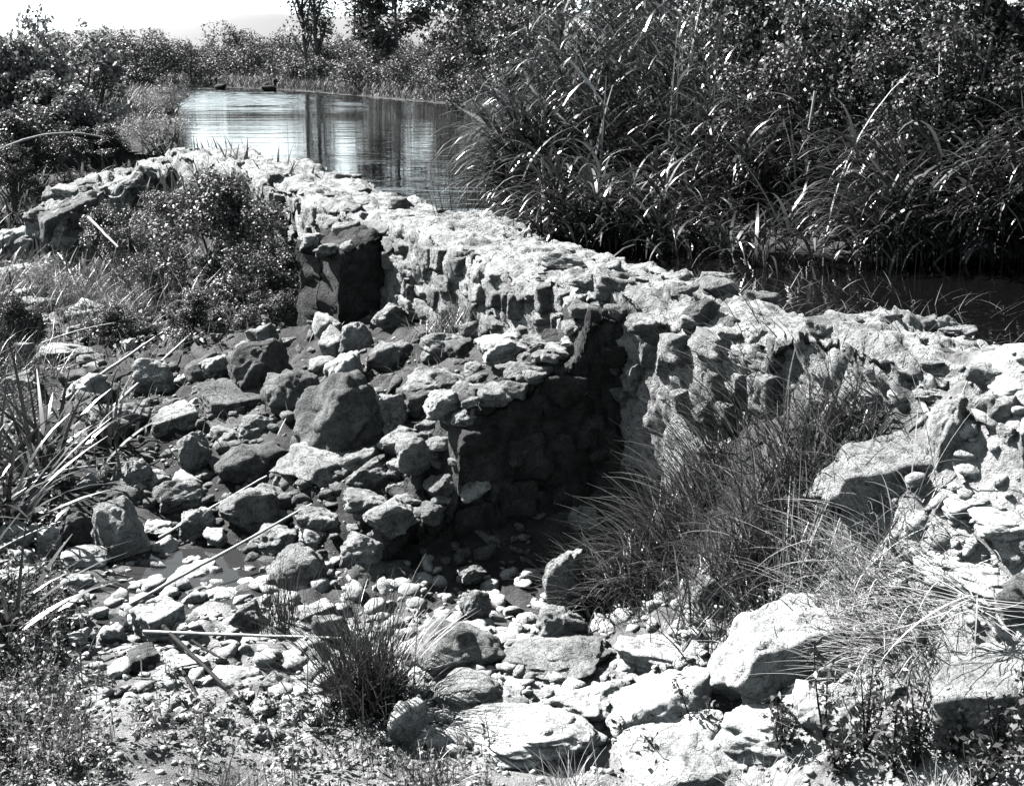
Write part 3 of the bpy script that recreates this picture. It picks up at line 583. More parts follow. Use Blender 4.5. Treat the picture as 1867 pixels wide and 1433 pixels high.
def where(cx, cy):
    q = min(SHORT, key=lambda q: ((cx - q[0]) / (q[2] + 20)) ** 2 + ((cy - q[1]) / (q[3] + 20)) ** 2)
    dx, dy = (cx - q[0]) / (q[2] / 2 + 1), (cy - q[1]) / (q[3] / 2 + 1)
    if abs(dx) > 0.5 and abs(dy) > 0.5: rel = ('above ' if dy < 0 else 'below ') + 'and ' + ('left of ' if dx < 0 else 'right of ')
    else: rel = ('left of ' if dx < 0 else 'right of ') if abs(dx) > abs(dy) else ('above ' if dy < 0 else 'below ')
    return rel + 'the ' + q[4]
TONE = {'rock_pale': 'pale', 'rock': 'grey', 'rock_dark': 'dark'}
for (x0, y0, x1, y1), cnt, (s0, s1), mats, lab in FIELDS:
    for _ in range(cnt):
        cx = rb.uniform(x0, x1); by = rb.uniform(y0, y1); s = s0 + (s1 - s0) * rb.random() ** 2; mt = mats[rb.integers(len(mats))] or 'rock'; flat = rb.uniform(0.55, 0.8)
        size = 'little' if s < 14 else ('small' if s < 22 else ('fair-sized' if s < 34 else 'big')); form = 'flattish' if flat < 0.62 else ('upright' if flat > 0.74 else 'lumpy')
        rock_at('loose_stone', cx - s / 2, cx + s / 2, by - s * flat, by, 'S', rb.integers(12), mt, rb.uniform(0, 6), (rb.uniform(-.3, .3), rb.uniform(-.3, .3)), rb.uniform(0.7, 1.0), '%s %s %s stone %s' % (size, form, TONE[mt], where(cx, by - s * 0.4)), 'stone', lab.replace('stone ', 'stones ', 1).replace('cobble ', 'cobbles ', 1), sink=0.3)
# gravel: uncountable
gp = []
r = np.random.default_rng(12); N = 14000
th = r.uniform(-0.62, 0.62, N * 3); d = 3.0 + 9.5 * r.random(N * 3) ** 1.3; x = d * np.sin(th); y = d * np.cos(th)
zb, w = z_base(x, y); pl = paleness(x, y); keep = (w > 0.98) & (r.random(N * 3) < np.clip(0.15 + 0.35 * ((x < 0.3) & (y < 9.5)) + 0.6 * pl + 0.8 * fbm(P3(x, y) * 2.1, 3, 15), 0.02, 1)); x = x[keep][:N]; y = y[keep][:N]
z = z_ground(x, y); v0, f0 = ICO[1]; n = len(x)
sz = 0.004 + 0.02 * r.random(n) ** 4; rot = r.uniform(0, 6.3, n); asp = r.uniform(0.5, 1.0, (n, 2))
dv = v0[None] * (1 + 0.3 * (r.random((n, len(v0), 1)) - 0.5)); dv = dv * np.stack([np.ones(n), asp[:, 0], asp[:, 1] * 0.7], 1)[:, None]
c, s = np.cos(rot)[:, None], np.sin(rot)[:, None]; dv = np.stack([dv[..., 0] * c - dv[..., 1] * s, dv[..., 0] * s + dv[..., 1] * c, dv[..., 2]], 2) * sz[:, None, None]
V = (dv + np.stack([x, y, z + sz * 0.2], 1)[:, None]).reshape(-1, 3); T = (f0[None] + (np.arange(n) * len(v0))[:, None, None]).reshape(-1, 3)
M['gravel'] = leaf_mat('gravel_pebbles', 0.24, 0.0, 0.9, 0.5)
tag(obj('gravel', mesh_np('gravel', V, None, T, False, M['gravel'])), 'fine pale gravel and pebbles strewn over the river bed', 'gravel', kind='stuff')
# rubble: angular fragments too many to count
r = np.random.default_rng(13); N = 2300; P = []
while len(P) < N:
    px, py = r.uniform(225, 960), r.uniform(590, 1180)
    if r.random() < 0.04: px, py = r.uniform(1380, 1660), r.uniform(740, 1100)
    elif r.random() < 0.2: px, py = r.uniform(760, 1300), r.uniform(990, 1210)
    P.append(hit(px, py)[:2])
P = np.array(P) + r.normal(size=(N, 2)) * 0.05; z = z_ground(P[:, 0], P[:, 1]); v0, f0 = ICO[2]; dv = np.stack([rock_geo(600 + k, 14, 7, 2, 0.12, 0)[0] for k in range(24)])[r.integers(24, size=N)]
sz = 0.018 + 0.05 * r.random(N) ** 2.2; dv = dv * np.stack([np.ones(N), r.uniform(0.6, 1, N), r.uniform(0.35, 0.8, N)], 1)[:, None]; rot = r.uniform(0, 6.3, N); c, s = np.cos(rot)[:, None], np.sin(rot)[:, None]
dv = np.stack([dv[..., 0] * c - dv[..., 1] * s, dv[..., 0] * s + dv[..., 1] * c, dv[..., 2] + 0.3 * dv[..., 0] * r.normal(size=(N, 1))], 2) * sz[:, None, None]
V = dv + np.stack([P[:, 0], P[:, 1], z + sz * 0.15], 1)[:, None]; low = P[:, 1] < 6.6
for sel, mt, lab in ((~low, 'wall_stone', 'broken stone fragments lying between the boulders below the dam'), (low, 'rock_pale', 'pale stone fragments covering the stony bed around the stream')):
    T = (f0[None] + (np.arange(sel.sum()) * len(v0))[:, None, None]).reshape(-1, 3)
    tag(obj('rubble', mesh_np('rubble', V[sel].reshape(-1, 3), None, T, False, M[mt])), lab, 'rubble', kind='stuff')

# ------------------------------------------------------------------ plants
def blades(root, azi, L, lean, bend, w, seg=7, p=1.3, lens=0.55, twist=None, wdir=None):
    """strap leaves: root (n,3), azimuth, length, start lean, total bend, width -> verts, quads"""
    n = len(root); t = np.linspace(0, 1, seg + 1); th = lean[:, None] + bend[:, None] * t[None] ** p
    mid = (th[:, 1:] + th[:, :-1]) / 2; st = (L / seg)[:, None]
    hx = np.concatenate([np.zeros((n, 1)), np.cumsum(np.sin(mid) * st, 1)], 1); hz = np.concatenate([np.zeros((n, 1)), np.cumsum(np.cos(mid) * st, 1)], 1)
    C, S = np.cos(azi)[:, None], np.sin(azi)[:, None]
    pos = np.stack([root[:, :1] + hx * C, root[:, 1:2] + hx * S, root[:, 2:3] + hz], 2)
    ta = azi + np.pi / 2 if twist is None else azi + np.pi / 2 + twist
    wd = np.stack([np.cos(ta), np.sin(ta), np.zeros(n)], 1)
    prof = np.minimum(1, (t + 0.25) * 2) * np.clip(1 - t, 0.02, 1) ** lens
    off = wd[:, None] * (w[:, None] * prof[None] * 0.5)[:, :, None]
    V = np.stack([pos - off, pos + off], 2).reshape(n, (seg + 1) * 2, 3)
    k = np.arange(seg) * 2; q = np.stack([k, k + 1, k + 3, k + 2], 1)
    return V.reshape(-1, 3), (q[None] + (np.arange(n) * (seg + 1) * 2)[:, None, None]).reshape(-1, 4)
def leafcards(pos, nrm, size, r, asp=0.5):
    """pointed leaves, folded on the midrib: 6 verts, 2 quads each"""
    n = len(pos); a = r.normal(size=(n, 3)); nn = nrm / (np.linalg.norm(nrm, axis=1)[:, None] + 1e-9)
    u = a - (a * nn).sum(1)[:, None] * nn; u /= np.linalg.norm(u, axis=1)[:, None] + 1e-9; v = np.cross(nn, u)
    s = size[:, None]; wv = v * s * asp * 0.5; up = nn * s * 0.10
    P = [pos - u * s * 0.5, pos - u * s * 0.05 + wv + up, pos + u * s * 0.5 - up, pos - u * s * 0.05 - wv + up]
    V = np.stack(P, 1).reshape(-1, 3); q = np.arange(n)[:, None] * 4 + np.arange(4)[None]
    return V, q
def tube(path, rad, k=6):
    path = np.asarray(path, float); n = len(path); t = np.gradient(path, axis=0); t /= np.linalg.norm(t, axis=1)[:, None] + 1e-9
    ref = np.where(np.abs(t[:, 2:3]) > 0.9, np.array([[1., 0, 0]]), np.array([[0, 0, 1.]])); a = np.cross(t, ref); a /= np.linalg.norm(a, axis=1)[:, None]; b = np.cross(t, a)
    ph = np.linspace(0, 2 * np.pi, k, endpoint=False); rad = np.asarray(rad, float)
    V = path[:, None] + (a[:, None] * np.cos(ph)[None, :, None] + b[:, None] * np.sin(ph)[None, :, None]) * rad[:, None, None]
    q = []
    for i in range(n - 1):
        for j in range(k): q.append((i * k + j, i * k + (j + 1) % k, (i + 1) * k + (j + 1) % k, (i + 1) * k + j))
    return V.reshape(-1, 3), np.array(q), None
def crown_geo(seed, nleaf, size, blobs=12, gap=0.0, asp=0.55, spread=0.62, flat=0.0, up=0.6, brange=(0.26, 0.50)):
    r = np.random.default_rng(seed); c = r.normal(size=(blobs, 3)); c /= np.linalg.norm(c, axis=1)[:, None]; c *= (r.random(blobs) ** 0.45)[:, None] * spread; c[:, 2] = np.where(c[:, 2] < -0.4, -c[:, 2] * 0.5, c[:, 2])
    br = r.uniform(*brange, blobs); k = r.choice(blobs, nleaf, p=br ** 2 / (br ** 2).sum())
    d = r.normal(size=(nleaf, 3)); d /= np.linalg.norm(d, axis=1)[:, None]; rad = br[k] * (r.random(nleaf) ** 0.35) * (1 + 0.25 * fbm(d * 2.5 + k[:, None], 2, seed))
    p = c[k] + d * rad[:, None]; p[:, 2] = np.where(p[:, 2] < -0.95, -0.95 + 0.2 * r.random(nleaf), p[:, 2])
    keep = fbm(p * 3.2, 2, seed + 5) > gap - 0.35; p = p[keep]; d = d[keep]
    nr = d * 0.5 + r.normal(size=p.shape) * 0.7 + np.array([0, 0, up]); V, q = leafcards(p, nr, size * (0.6 + 0.8 * r.random(len(p))), r, asp)
    return V, q, c
def stems_geo(c, seed, r0=0.035, n=16):
    r = np.random.default_rng(seed); parts = []
    for j in range(min(n, len(c))):
        b = np.array([r.normal() * 0.12, r.normal() * 0.12, -1.0]); t = np.linspace(0, 1, 6)[:, None]
        m = (b + c[j]) / 2 + r.normal(size=3) * 0.12; path = (1 - t) ** 2 * b + 2 * t * (1 - t) * m + t ** 2 * c[j] * 1.15
        parts.append(tube(path, r0 * (1 - 0.8 * t[:, 0]), 5))
    return cat_geo(parts)
def crown_pair(tagname, seed, nleaf, size, mat, **kw):
    V, q, c = crown_geo(seed, nleaf, size, **kw); sv, sq, _ = stems_geo(c, seed)
    return mesh_np(tagname, V, q, None, False, mat), mesh_np('stems', sv, sq, None, True, M['bark'])
CR = {'far': [crown_pair('foliage', 400 + k, 8000, 0.055, M['leaf_far'], blobs=30, spread=0.82, brange=(0.15, 0.38)) for k in range(4)],
      'bush': [crown_pair('foliage', 420 + k, 18000, 0.05, M['leaf'], blobs=44, gap=0.08, spread=0.86, brange=(0.12, 0.34)) for k in range(4)],
      'pale': [crown_pair('foliage', 440 + k, 11000, 0.07, M['leaf_pale'], blobs=34, gap=0.08, asp=0.7, spread=0.84, brange=(0.14, 0.36)) for k in range(3)],
      'fine': [crown_pair('foliage', 460 + k, 12000, 0.05, M['weed'], blobs=16, gap=0.0, asp=0.22) for k in range(2)]}
def shrub(name, x0, x1, y0, y1, Y, kind, k, label, cat='shrub', group=None, dep=0.9, rz=None, mat=None):
    a = at_y((x0 + x1) / 2, y1, Y); b = at_y((x0 + x1) / 2, y0, Y); w = (x1 - x0) * ((a - CAM) @ FWD) / F; h = b[2] - a[2]
    zg = float(z_ground([a[0]], [a[1]], False)[0]); 
    t = thing(name, (a[0], a[1], a[2]), label, cat, group)
    rz = random.uniform(0, 6.3) if rz is None else rz
    f, s = CR[kind][k % len(CR[kind])]
    for nm, m in (('foliage', f), ('stems', s)):
        o = obj(nm, m, t, (0, 0, h * 0.5), (0, 0, rz), (w * 0.55, w * 0.55 * dep, h * 0.53))
        if nm == 'stems': o['kind'] = 'stuff'
    if a[2] > zg + 0.05:   # a stem down to the ground
        v, q, _ = tube([(0, 0, zg - a[2] - 0.05), (0.03, 0, (zg - a[2]) / 2), (0, 0, h * 0.2)], [0.06, 0.05, 0.03], 6); obj('trunk', mesh_np('trunk', v, q, None, True, M['bark']), t)
    return t
def tree(name, px, ytop, ybase, Y, wpx, label, seed, upright=False, nleaf=7000, leaf=0.24, trunks=1, crown_from=0.3):
    a = at_y(px, ybase, Y); b = at_y(px, ytop, Y); H = b[2] - a[2]; w = wpx * ((a - CAM) @ FWD) / F; r = np.random.default_rng(seed)
    t = thing(name, (a[0], a[1], a[2] - 0.1), label, 'tree', None); parts = []; cl = []
    for k in range(trunks):
        x0 = (k - (trunks - 1) / 2) * w * 0.28; lean = r.normal() * 0.03; z = np.linspace(0, H * 0.92, 9); xx = x0 + lean * z + 0.05 * np.sin(z * 1.3 + k); yy = r.normal() * 0.1 + 0.04 * np.cos(z)
        rad = 0.024 * H * (1 - z / H * 0.9) / math.sqrt(trunks); parts.append(tube(np.stack([xx, yy + 0 * z, z], 1), rad, 7))
        nb = 16 if not upright else 22
        for j in range(nb):
            f = crown_from + (1 - crown_from) * (j + r.random()) / nb; i = f * 0.92 * H; ph = r.uniform(0, 6.28); ln = w * 0.55 * (1.15 - 0.75 * abs(f - 0.55) * 1.3) * r.uniform(0.7, 1.15)
            o = np.array([x0 + lean * i, 0, i]); rise = ln * (1.5 if upright else 0.45) * r.uniform(0.7, 1.2); e = o + np.array([math.cos(ph) * ln * (0.55 if upright else 1), math.sin(ph) * ln * (0.55 if upright else 1), rise])
            m = (o + e) / 2 + np.array([math.cos(ph), math.sin(ph), 0]) * ln * 0.12
            q = np.linspace(0, 1, 5)[:, None]; path = (1 - q) ** 2 * o + 2 * q * (1 - q) * m + q ** 2 * e; parts.append(tube(path, 0.008 * H * (1 - 0.8 * q[:, 0]), 5))
            for g_ in (0.55, 0.8, 1.0): cl.append(((1 - g_) ** 2 * o + 2 * g_ * (1 - g_) * m + g_ ** 2 * e, ln * 0.28))
    v, q, _ = cat_geo(parts); obj('trunk', mesh_np('trunk', v, q, None, True, M['bark']), t)
    k = r.integers(len(cl), size=nleaf); c = np.array([x[0] for x in cl])[k]; s = np.array([x[1] for x in cl])[k]
    d = r.normal(size=(nleaf, 3)) * np.array([0.7, 0.7, 0.9 if upright else 0.6]); p = c + d * s[:, None]
    V, q = leafcards(p, r.normal(size=(nleaf, 3)) + np.array([0, 0, 0.5]), leaf * (0.6 + 0.8 * r.random(nleaf)), r, 0.5)
    obj('crown', mesh_np('crown', V, q, None, False, M['leaf_far']), t); return t
# --- far shore: each shrub by itself
FAR = [(225, 300, 240, 330, 55), (285, 362, 234, 325, 60), (360, 412, 244, 325, 62), (395, 470, 246, 322, 50), (440, 520, 254, 318, 76), (505, 565, 262, 318, 80), (535, 590, 240, 318, 84), (560, 625, 262, 321, 76), (585, 640, 248, 322, 80), (610, 665, 272, 325, 68), (655, 715, 262, 330, 66), (690, 750, 256, 328, 60), (720, 790, 280, 334, 56), (770, 840, 262, 336, 52), (800, 860, 284, 340, 48), (830, 900, 250, 344, 43), (850, 930, 290, 352, 40)]
FL = ['rounded far shrub at the left edge of the skyline', 'wide dark far shrub topping the left thicket', 'small isolated round far shrub on the skyline', 'airy feathery far bush beside the leafy thicket', 'low far bush at the left end of the far shore', 'low even far bush under the pale hill', 'pointed far bush standing out against the pale hill', 'dark far bush behind the two ducks', 'upright far bush left of the tall tree', 'far bush at the foot of the tall tree', 'dark far bush right of the tall tree', 'far bush between the two tall trees', 'pale low bush on the waterline below the broad tree', 'round far bush under the broad tree', 'waterside bush right of the broad tree', 'tall bush right of the broad tree', 'waterside bush beside the drooping reeds']
for k, ((x0, x1, y0, y1, Y), lab) in enumerate(zip(FAR, FL)): shrub('shrub', x0 - 24, x1 + 24, y0 - 10, y1 + 14, Y, 'far', k, lab, 'shrub', 'shrubs along the far shore')
for k in range(16):
    shrub('shrub', 380 + k * 36 - 34, 380 + k * 36 + 34, 254 - 14 * ((k * 7) % 5) / 4, 330, 92 + (k * 13) % 9, 'far', k + 1, 'hazy second-row bush behind the ' + min(zip(FAR, FL), key=lambda z: abs((z[0][0] + z[0][1]) / 2 - 380 - k * 36))[1], 'shrub', 'second row of bushes behind the far shore')
tree('tree', 663, 112, 332, 66, 70, 'tall upright multi-stemmed tree standing on the far shore', 31, True, 5200, 0.17, 2, 0.25)
tree('tree', 772, 135, 330, 58, 84, 'broad rounded tree right of the tall upright one', 32, False, 8000, 0.22, 1, 0.25)
tree('tree', 880, 150, 345, 44, 120, 'leafy tree behind the waterside bush', 33, False, 9000, 0.18, 1, 0.2)
tree('tree', 1010, 140, 380, 34, 180, 'dense tree rising behind the left reeds', 34, False, 11000, 0.16, 1, 0.15)
tree('tree', 1180, 150, 400, 26, 230, 'dense tree rising behind the upright reeds', 35, False, 12000, 0.13, 1, 0.12)
# --- left thicket and bank shrubs
for k, (x0, x1, y0, y1, Y, kd, lab) in enumerate([
    (190, 345, 208, 430, 25, 'pale', 'sunlit large-leaved thicket at the far left'), (280, 430, 236, 395, 27, 'pale', 'sunlit leafy thicket with a rounded right edge above the bank wall'),
    (250, 390, 300, 420, 24, 'pale', 'lower sunlit thicket between the large-leaved one and the bank wall'), (40, 260, 205, 440, 24, 'pale', 'leafy thicket beyond the far left one'),
    (-140, 90, 215, 460, 22, 'bush', 'dark leafy thicket outermost on the left'), (205, 340, 350, 460, 21.5, 'bush', 'dark shrub below the large-leaved thicket'), (60, 230, 380, 500, 19, 'bush', 'low dark shrub at the left beyond the pool'), (330, 420, 372, 420, 23, 'bush', 'low dark growth under the bank wall')]):
    shrub('thicket', x0, x1, y0, y1, Y, kd, k, lab, 'shrub')
shrub('bank_shrub', 392, 520, 344, 412, 21.5, 'fine', 0, 'fine-leaved grey bush at the far end of the dam', 'shrub')
shrub('bank_shrub', 412, 508, 312, 362, 30, 'fine', 1, 'fine-leaved bush on the pond bank behind the grey bush', 'shrub')
shrub('bank_shrub', 452, 500, 300, 350, 34, 'bush', 0, 'small dark upright bush at the pond edge', 'shrub')
shrub('bank_shrub', 215, 300, 400, 470, 20, 'bush', 3, 'low dark bush left of the low wall', 'shrub')
# --- right bank bushes
for k, (x0, x1, y0, y1, Y, kd, lab) in enumerate([
    (940, 1180, 165, 480, 17.5, 'bush', 'dark bush right behind the drooping left reeds'), (1120, 1360, 150, 480, 14.5, 'bush', 'bush behind the pale broken stumps'), (1230, 1480, 140, 470, 11.7, 'bush', 'tall leafy bush above the right reeds'),
    (1380, 1660, 130, 470, 11.3, 'bush', 'tall leafy bush at the upper right'), (1560, 1860, 120, 500, 11.1, 'bush', 'tall leafy bush outermost at the upper right'),
    (1320, 1560, 250, 500, 10.8, 'bush', 'lower bush hanging over the right reeds'), (1500, 1760, 260, 520, 10.6, 'bush', 'lower bush at the right above the water'), (1160, 1360, 280, 500, 12.0, 'bush', 'dark bush in the gap between the two reed masses'), (1380, 1640, 160, 430, 13.6, 'bush', 'bush filling the gap behind the upper right bushes'), (860, 1010, 210, 400, 24, 'bush', 'dark bush between waterside bush and the reeds')]):
    shrub('bush', x0, x1, y0, y1, Y, kd, k, lab, 'shrub')
# --- reeds
def reed_clump(label, px0, px1, Y0, Y1, n, L, lean, bend, azs, w, seed, mat='reed', z0=-0.05, group='reeds along the water', name='reed_clump', azspread=0.7, p=1.3):
    r = np.random.default_rng(seed); Y = r.uniform(Y0, Y1, n); X = (r.uniform(px0, px1, n) - 933.5) / F * Y * 1.02
    c = np.array([X.mean(), Y.mean(), 0]); root = np.stack([X, Y, np.full(n, z0)], 1) - c
    a = r.choice(azs, n) + r.normal(size=n) * azspread
    V, q = blades(root, a, r.uniform(*L, n), r.uniform(*lean, n), r.uniform(*bend, n), r.uniform(*w, n), 8, p, 0.5, r.normal(size=n) * 0.5)
    return tag(obj(name, mesh_np(name, V, q, None, True, M[mat]), None, c), label, 'reeds', group)
PI = math.pi
def cane_clump(label, px0, px1, Y0, Y1, n, H, seed, nl=9, leaf=(0.35, 0.75), wind=PI, spread=0.8, w=(0.02, 0.042), droop=(1.1, 2.3)):
    r = np.random.default_rng(seed); Y = r.uniform(Y0, Y1, n); X = (r.uniform(px0, px1, n) - 933.5) / F * Y * 1.02; c = np.array([X.mean(), Y.mean(), 0.0])
    h = r.uniform(*H, n); ln = np.abs(r.normal(size=n)) * 0.13; az_ = wind + r.normal(size=n) * 1.2; root = np.stack([X, Y, np.full(n, -0.08)], 1) - c
    t = thing('cane_clump', c, label, 'reeds', 'reeds along the water')
    V, q = blades(root, az_, h, ln, np.full(n, 0.1), np.full(n, 0.012), 3, 1.2, 0.3); obj('stems', mesh_np('stems', V, q, None, True, M['reed']), t)['kind'] = 'stuff'
    k = np.repeat(np.arange(n), nl); u = r.uniform(0.18, 1.0, len(k)); hh = h[k] * u
    p = root[k] + np.stack([np.cos(az_[k]) * np.sin(ln[k]) * hh, np.sin(az_[k]) * np.sin(ln[k]) * hh, np.cos(ln[k]) * hh], 1); m = len(k)
    a = np.where(r.random(m) < 0.7, wind, wind + PI) + r.normal(size=m) * spread
    V, q = blades(p, a, r.uniform(*leaf, m), r.uniform(0.25, 0.8, m), r.uniform(*droop, m), r.uniform(*w, m), 7, 1.15, 0.55, r.normal(size=m) * 0.7)
    obj('leaves', mesh_np('leaves', V, q, None, True, M['reed']), t); return t
cane_clump('cane drooping over the water at the left end of the reed bed', 925, 1060, 11.4, 13.2, 170, (0.5, 1.25), 1, 9, (0.5, 0.95), PI * 1.05, w=(0.024, 0.046))
cane_clump('low cane at the waterline in front of the left cane', 965, 1130, 10.0, 11.2, 90, (0.25, 0.75), 2, 8, (0.4, 0.8), PI * 1.15)
cane_clump('tall cane standing behind the drooping left cane', 960, 1200, 12.4, 14.4, 210, (1.2, 2.3), 3, 11)
cane_clump('tall cane in the dark middle of the reed bed', 1140, 1370, 10.9, 12.0, 120, (0.5, 1.3), 4, 10)
cane_clump('sparse low cane at the waterline in the middle', 1090, 1340, 9.4, 10.6, 34, (0.1, 0.5), 5, 5, (0.35, 0.7), PI * 1.2, 1.0)
cane_clump('arching cane drooping to the water at the right', 1380, 1650, 9.3, 10.3, 140, (0.3, 0.95), 6, 9, (0.45, 0.9), PI * 1.05, 0.6)
cane_clump('tall cane behind the arching right cane', 1350, 1680, 10.3, 11.2, 130, (0.4, 1.1), 7, 10)
cane_clump('arching cane continuing past the right edge', 1640, 1800, 9.2, 10.4, 110, (0.3, 1.1), 8, 9, (0.45, 0.9), PI * 1.05, 0.6)
reed_clump('dry broken reed stalks among the upright reeds', 990, 1240, 11.5, 13.6, 26, (1.2, 2.2), (0.0, 0.2), (0.0, 0.4), (PI, 0), (0.02, 0.035), 9, 'reed_dead', azspread=1.5)
reed_clump('dry pale stalks among the right reeds', 1240, 1660, 9.6, 11.2, 30, (0.8, 1.8), (0.0, 0.5), (0.0, 1.2), (PI, 0), (0.018, 0.03), 10, 'reed_dead', azspread=1.5)
reed_clump('thin reed stems standing in the water beside the dam', 830, 960, 10.2, 11.6, 46, (0.3, 0.75), (0.0, 0.25), (0.0, 0.5), (0, PI), (0.008, 0.014), 11, azspread=1.5)
# --- tufts on the dry side: grass, sedge, rush
def tuft(name, label, px, py, spread, n, L, lean, bend, w, seed, mat, cat='grass tuft', azc=None, azs=0.8, group=None, p=1.2, Y=None):
    r = np.random.default_rng(seed); b = hit(px, py) if Y is None else at_y(px, py, Y); dz = (b - CAM) @ FWD; s = spread * dz / F
    xy = r.normal(size=(n, 2)) * s * 0.4; X = b[0] + xy[:, 0]; Yy = b[1] + xy[:, 1] * 0.8; z = z_ground(X, Yy) - 0.03
    root = np.stack([X, Yy, z], 1) - b; a = r.uniform(0, 6.28, n) if azc is None else azc + r.normal(size=n) * azs
    V, q = blades(root, a, r.uniform(*L, n), np.abs(r.uniform(*lean, n)), r.uniform(*bend, n), r.uniform(*w, n), 6, p, 0.6, r.normal(size=n) * 0.6)
    return tag(obj(name, mesh_np(name, V, q, None, True, M[mat]), None, b), label, cat, group)
tuft('rush_tuft', 'dark spiky rush tuft among the pale stones near the bottom', 735, 1150, 62, 620, (0.3, 0.68), (0.0, 0.8), (0.1, 0.9), (0.005, 0.009), 41, 'sedge_dark')
tuft('rush_tuft', 'thin dark rush stems left of the spiky rush tuft', 620, 1065, 40, 120, (0.15, 0.42), (0.0, 0.3), (0.0, 0.4), (0.004, 0.007), 42, 'sedge_dark')
tuft('sedge_tuft', 'windswept sedge leaning left at the foot of the dam', 1200, 830, 110, 520, (0.3, 0.62), (0.3, 0.9), (0.2, 0.9), (0.005, 0.012), 43, 'sedge', azc=PI * 0.95, azs=0.5)
tuft('sedge_tuft', 'dense sedge in the middle of the right hollow', 1290, 870, 120, 620, (0.28, 0.55), (0.0, 0.8), (0.2, 1.2), (0.005, 0.012), 44, 'sedge')
tuft('sedge_tuft', 'dark drooping sedge below the windswept one', 1130, 950, 110, 800, (0.3, 0.6), (0.1, 0.9), (0.5, 1.6), (0.005, 0.012), 45, 'sedge_dark')
tuft('sedge_tuft', 'dark sedge mass above the largest pale block', 1260, 970, 130, 900, (0.3, 0.6), (0.1, 0.9), (0.5, 1.5), (0.005, 0.012), 46, 'sedge_dark')
tuft('sedge_tuft', 'sedge at the foot of the dam above the flat-topped slab', 1380, 780, 90, 320, (0.15, 0.38), (0.0, 0.7), (0.2, 1.2), (0.005, 0.012), 47, 'sedge')
tuft('sedge_tuft', 'sedge half in the spur wall shadow', 1060, 1000, 60, 420, (0.25, 0.5), (0.2, 0.9), (0.4, 1.4), (0.005, 0.012), 48, 'sedge', azc=PI * 1.0, azs=0.9)
tuft('sedge_tuft', 'small sedge clump on the rubble at the dam foot', 850, 668, 40, 260, (0.25, 0.5), (0.1, 0.9), (0.2, 1.0), (0.005, 0.01), 49, 'sedge')
tuft('straw_tuft', 'dry pale straw spilling down beside the largest pale block', 1400, 985, 90, 420, (0.25, 0.6), (0.3, 1.1), (0.3, 1.2), (0.004, 0.008), 50, 'straw', 'dry grass')
tuft('straw_tuft', 'flattened dry grass between the pale block and dead stalk', 1450, 1060, 90, 360, (0.2, 0.5), (0.7, 1.3), (0.2, 0.8), (0.004, 0.008), 51, 'straw', 'dry grass', azc=PI, azs=0.7)
tuft('straw_tuft', 'pale dead stems rising out of the dark sedge', 1300, 1010, 50, 46, (0.35, 0.7), (0.0, 0.4), (0.0, 0.5), (0.006, 0.011), 52, 'straw', 'dry grass')
for k, (px, py, sp, n, L, lab) in enumerate([(540, 500, 90, 420, (0.4, 0.9), 'tall weedy grass on the slope below the far dam'), (640, 510, 70, 300, (0.3, 0.7), 'weeds hanging on the dam face left of the stump'), (420, 640, 130, 700, (0.35, 0.8), 'loose dry grass left of the bushy shrub'), (330, 620, 130, 700, (0.3, 0.7), 'thin grass beside the little pool'), (270, 600, 90, 400, (0.4, 0.8), 'grass at the left edge below the white boulder'), (460, 590, 90, 420, (0.3, 0.8), 'grass under the left side of the bushy shrub'), (250, 720, 90, 380, (0.3, 0.6), 'grass above the broad left leaves'), (580, 470, 60, 240, (0.3, 0.6), 'weeds growing on the far dam face'), (150, 640, 150, 500, (0.3, 0.8), 'grass beyond the left reeds')]):
    tuft('grass_tuft', lab, px, py, sp, n, L, (0.0, 0.9), (0.2, 1.5), (0.003, 0.008), 60 + k, 'sedge' if k % 3 else 'sedge_dark')
for k, (px, py, n, lab) in enumerate([(820, 1262, 160, 'dry grass tuft below the white egg-shaped boulder'), (1000, 1275, 140, 'dry grass tuft under the broad pale ledge'), (560, 1270, 200, 'dry grass tuft at the bottom below the pale stones'), (1260, 1280, 160, 'dry grass tuft below the white ledge'), (330, 1190, 200, 'dry grass tuft in the lower left weeds'), (1500, 1290, 200, 'dry grass tuft lowest under the dark corner')]):
    tuft('straw_tuft', lab, px, py, 40, n, (0.08, 0.26), (0.1, 1.0), (0.1, 1.0), (0.002, 0.005), 110 + k, 'straw' if k % 2 else 'sedge', 'dry grass')
# broad strap leaves at the left edge
for k, (px, py, sp, n, L, lab) in enumerate([(300, 850, 80, 60, (0.5, 0.95), 'dark broad strap leaves fanning out at the left'), (225, 920, 70, 60, (0.5, 1.0), 'broad strap leaves at the left edge of the bed'), (235, 1060, 70, 50, (0.4, 0.8), 'broad pale strap leaves leaning right in the lower left'), (380, 800, 60, 36, (0.35, 0.7), 'upright broad leaves beside the two leaning canes'), (130, 980, 90, 60, (0.5, 1.0), 'broad strap leaves outermost in the lower left')]):
    tuft('broad_leaf_clump', lab, px, py, sp, n, L, (0.1, 0.9), (0.1, 1.3), (0.025, 0.05), 80 + k, 'reed', 'plant')
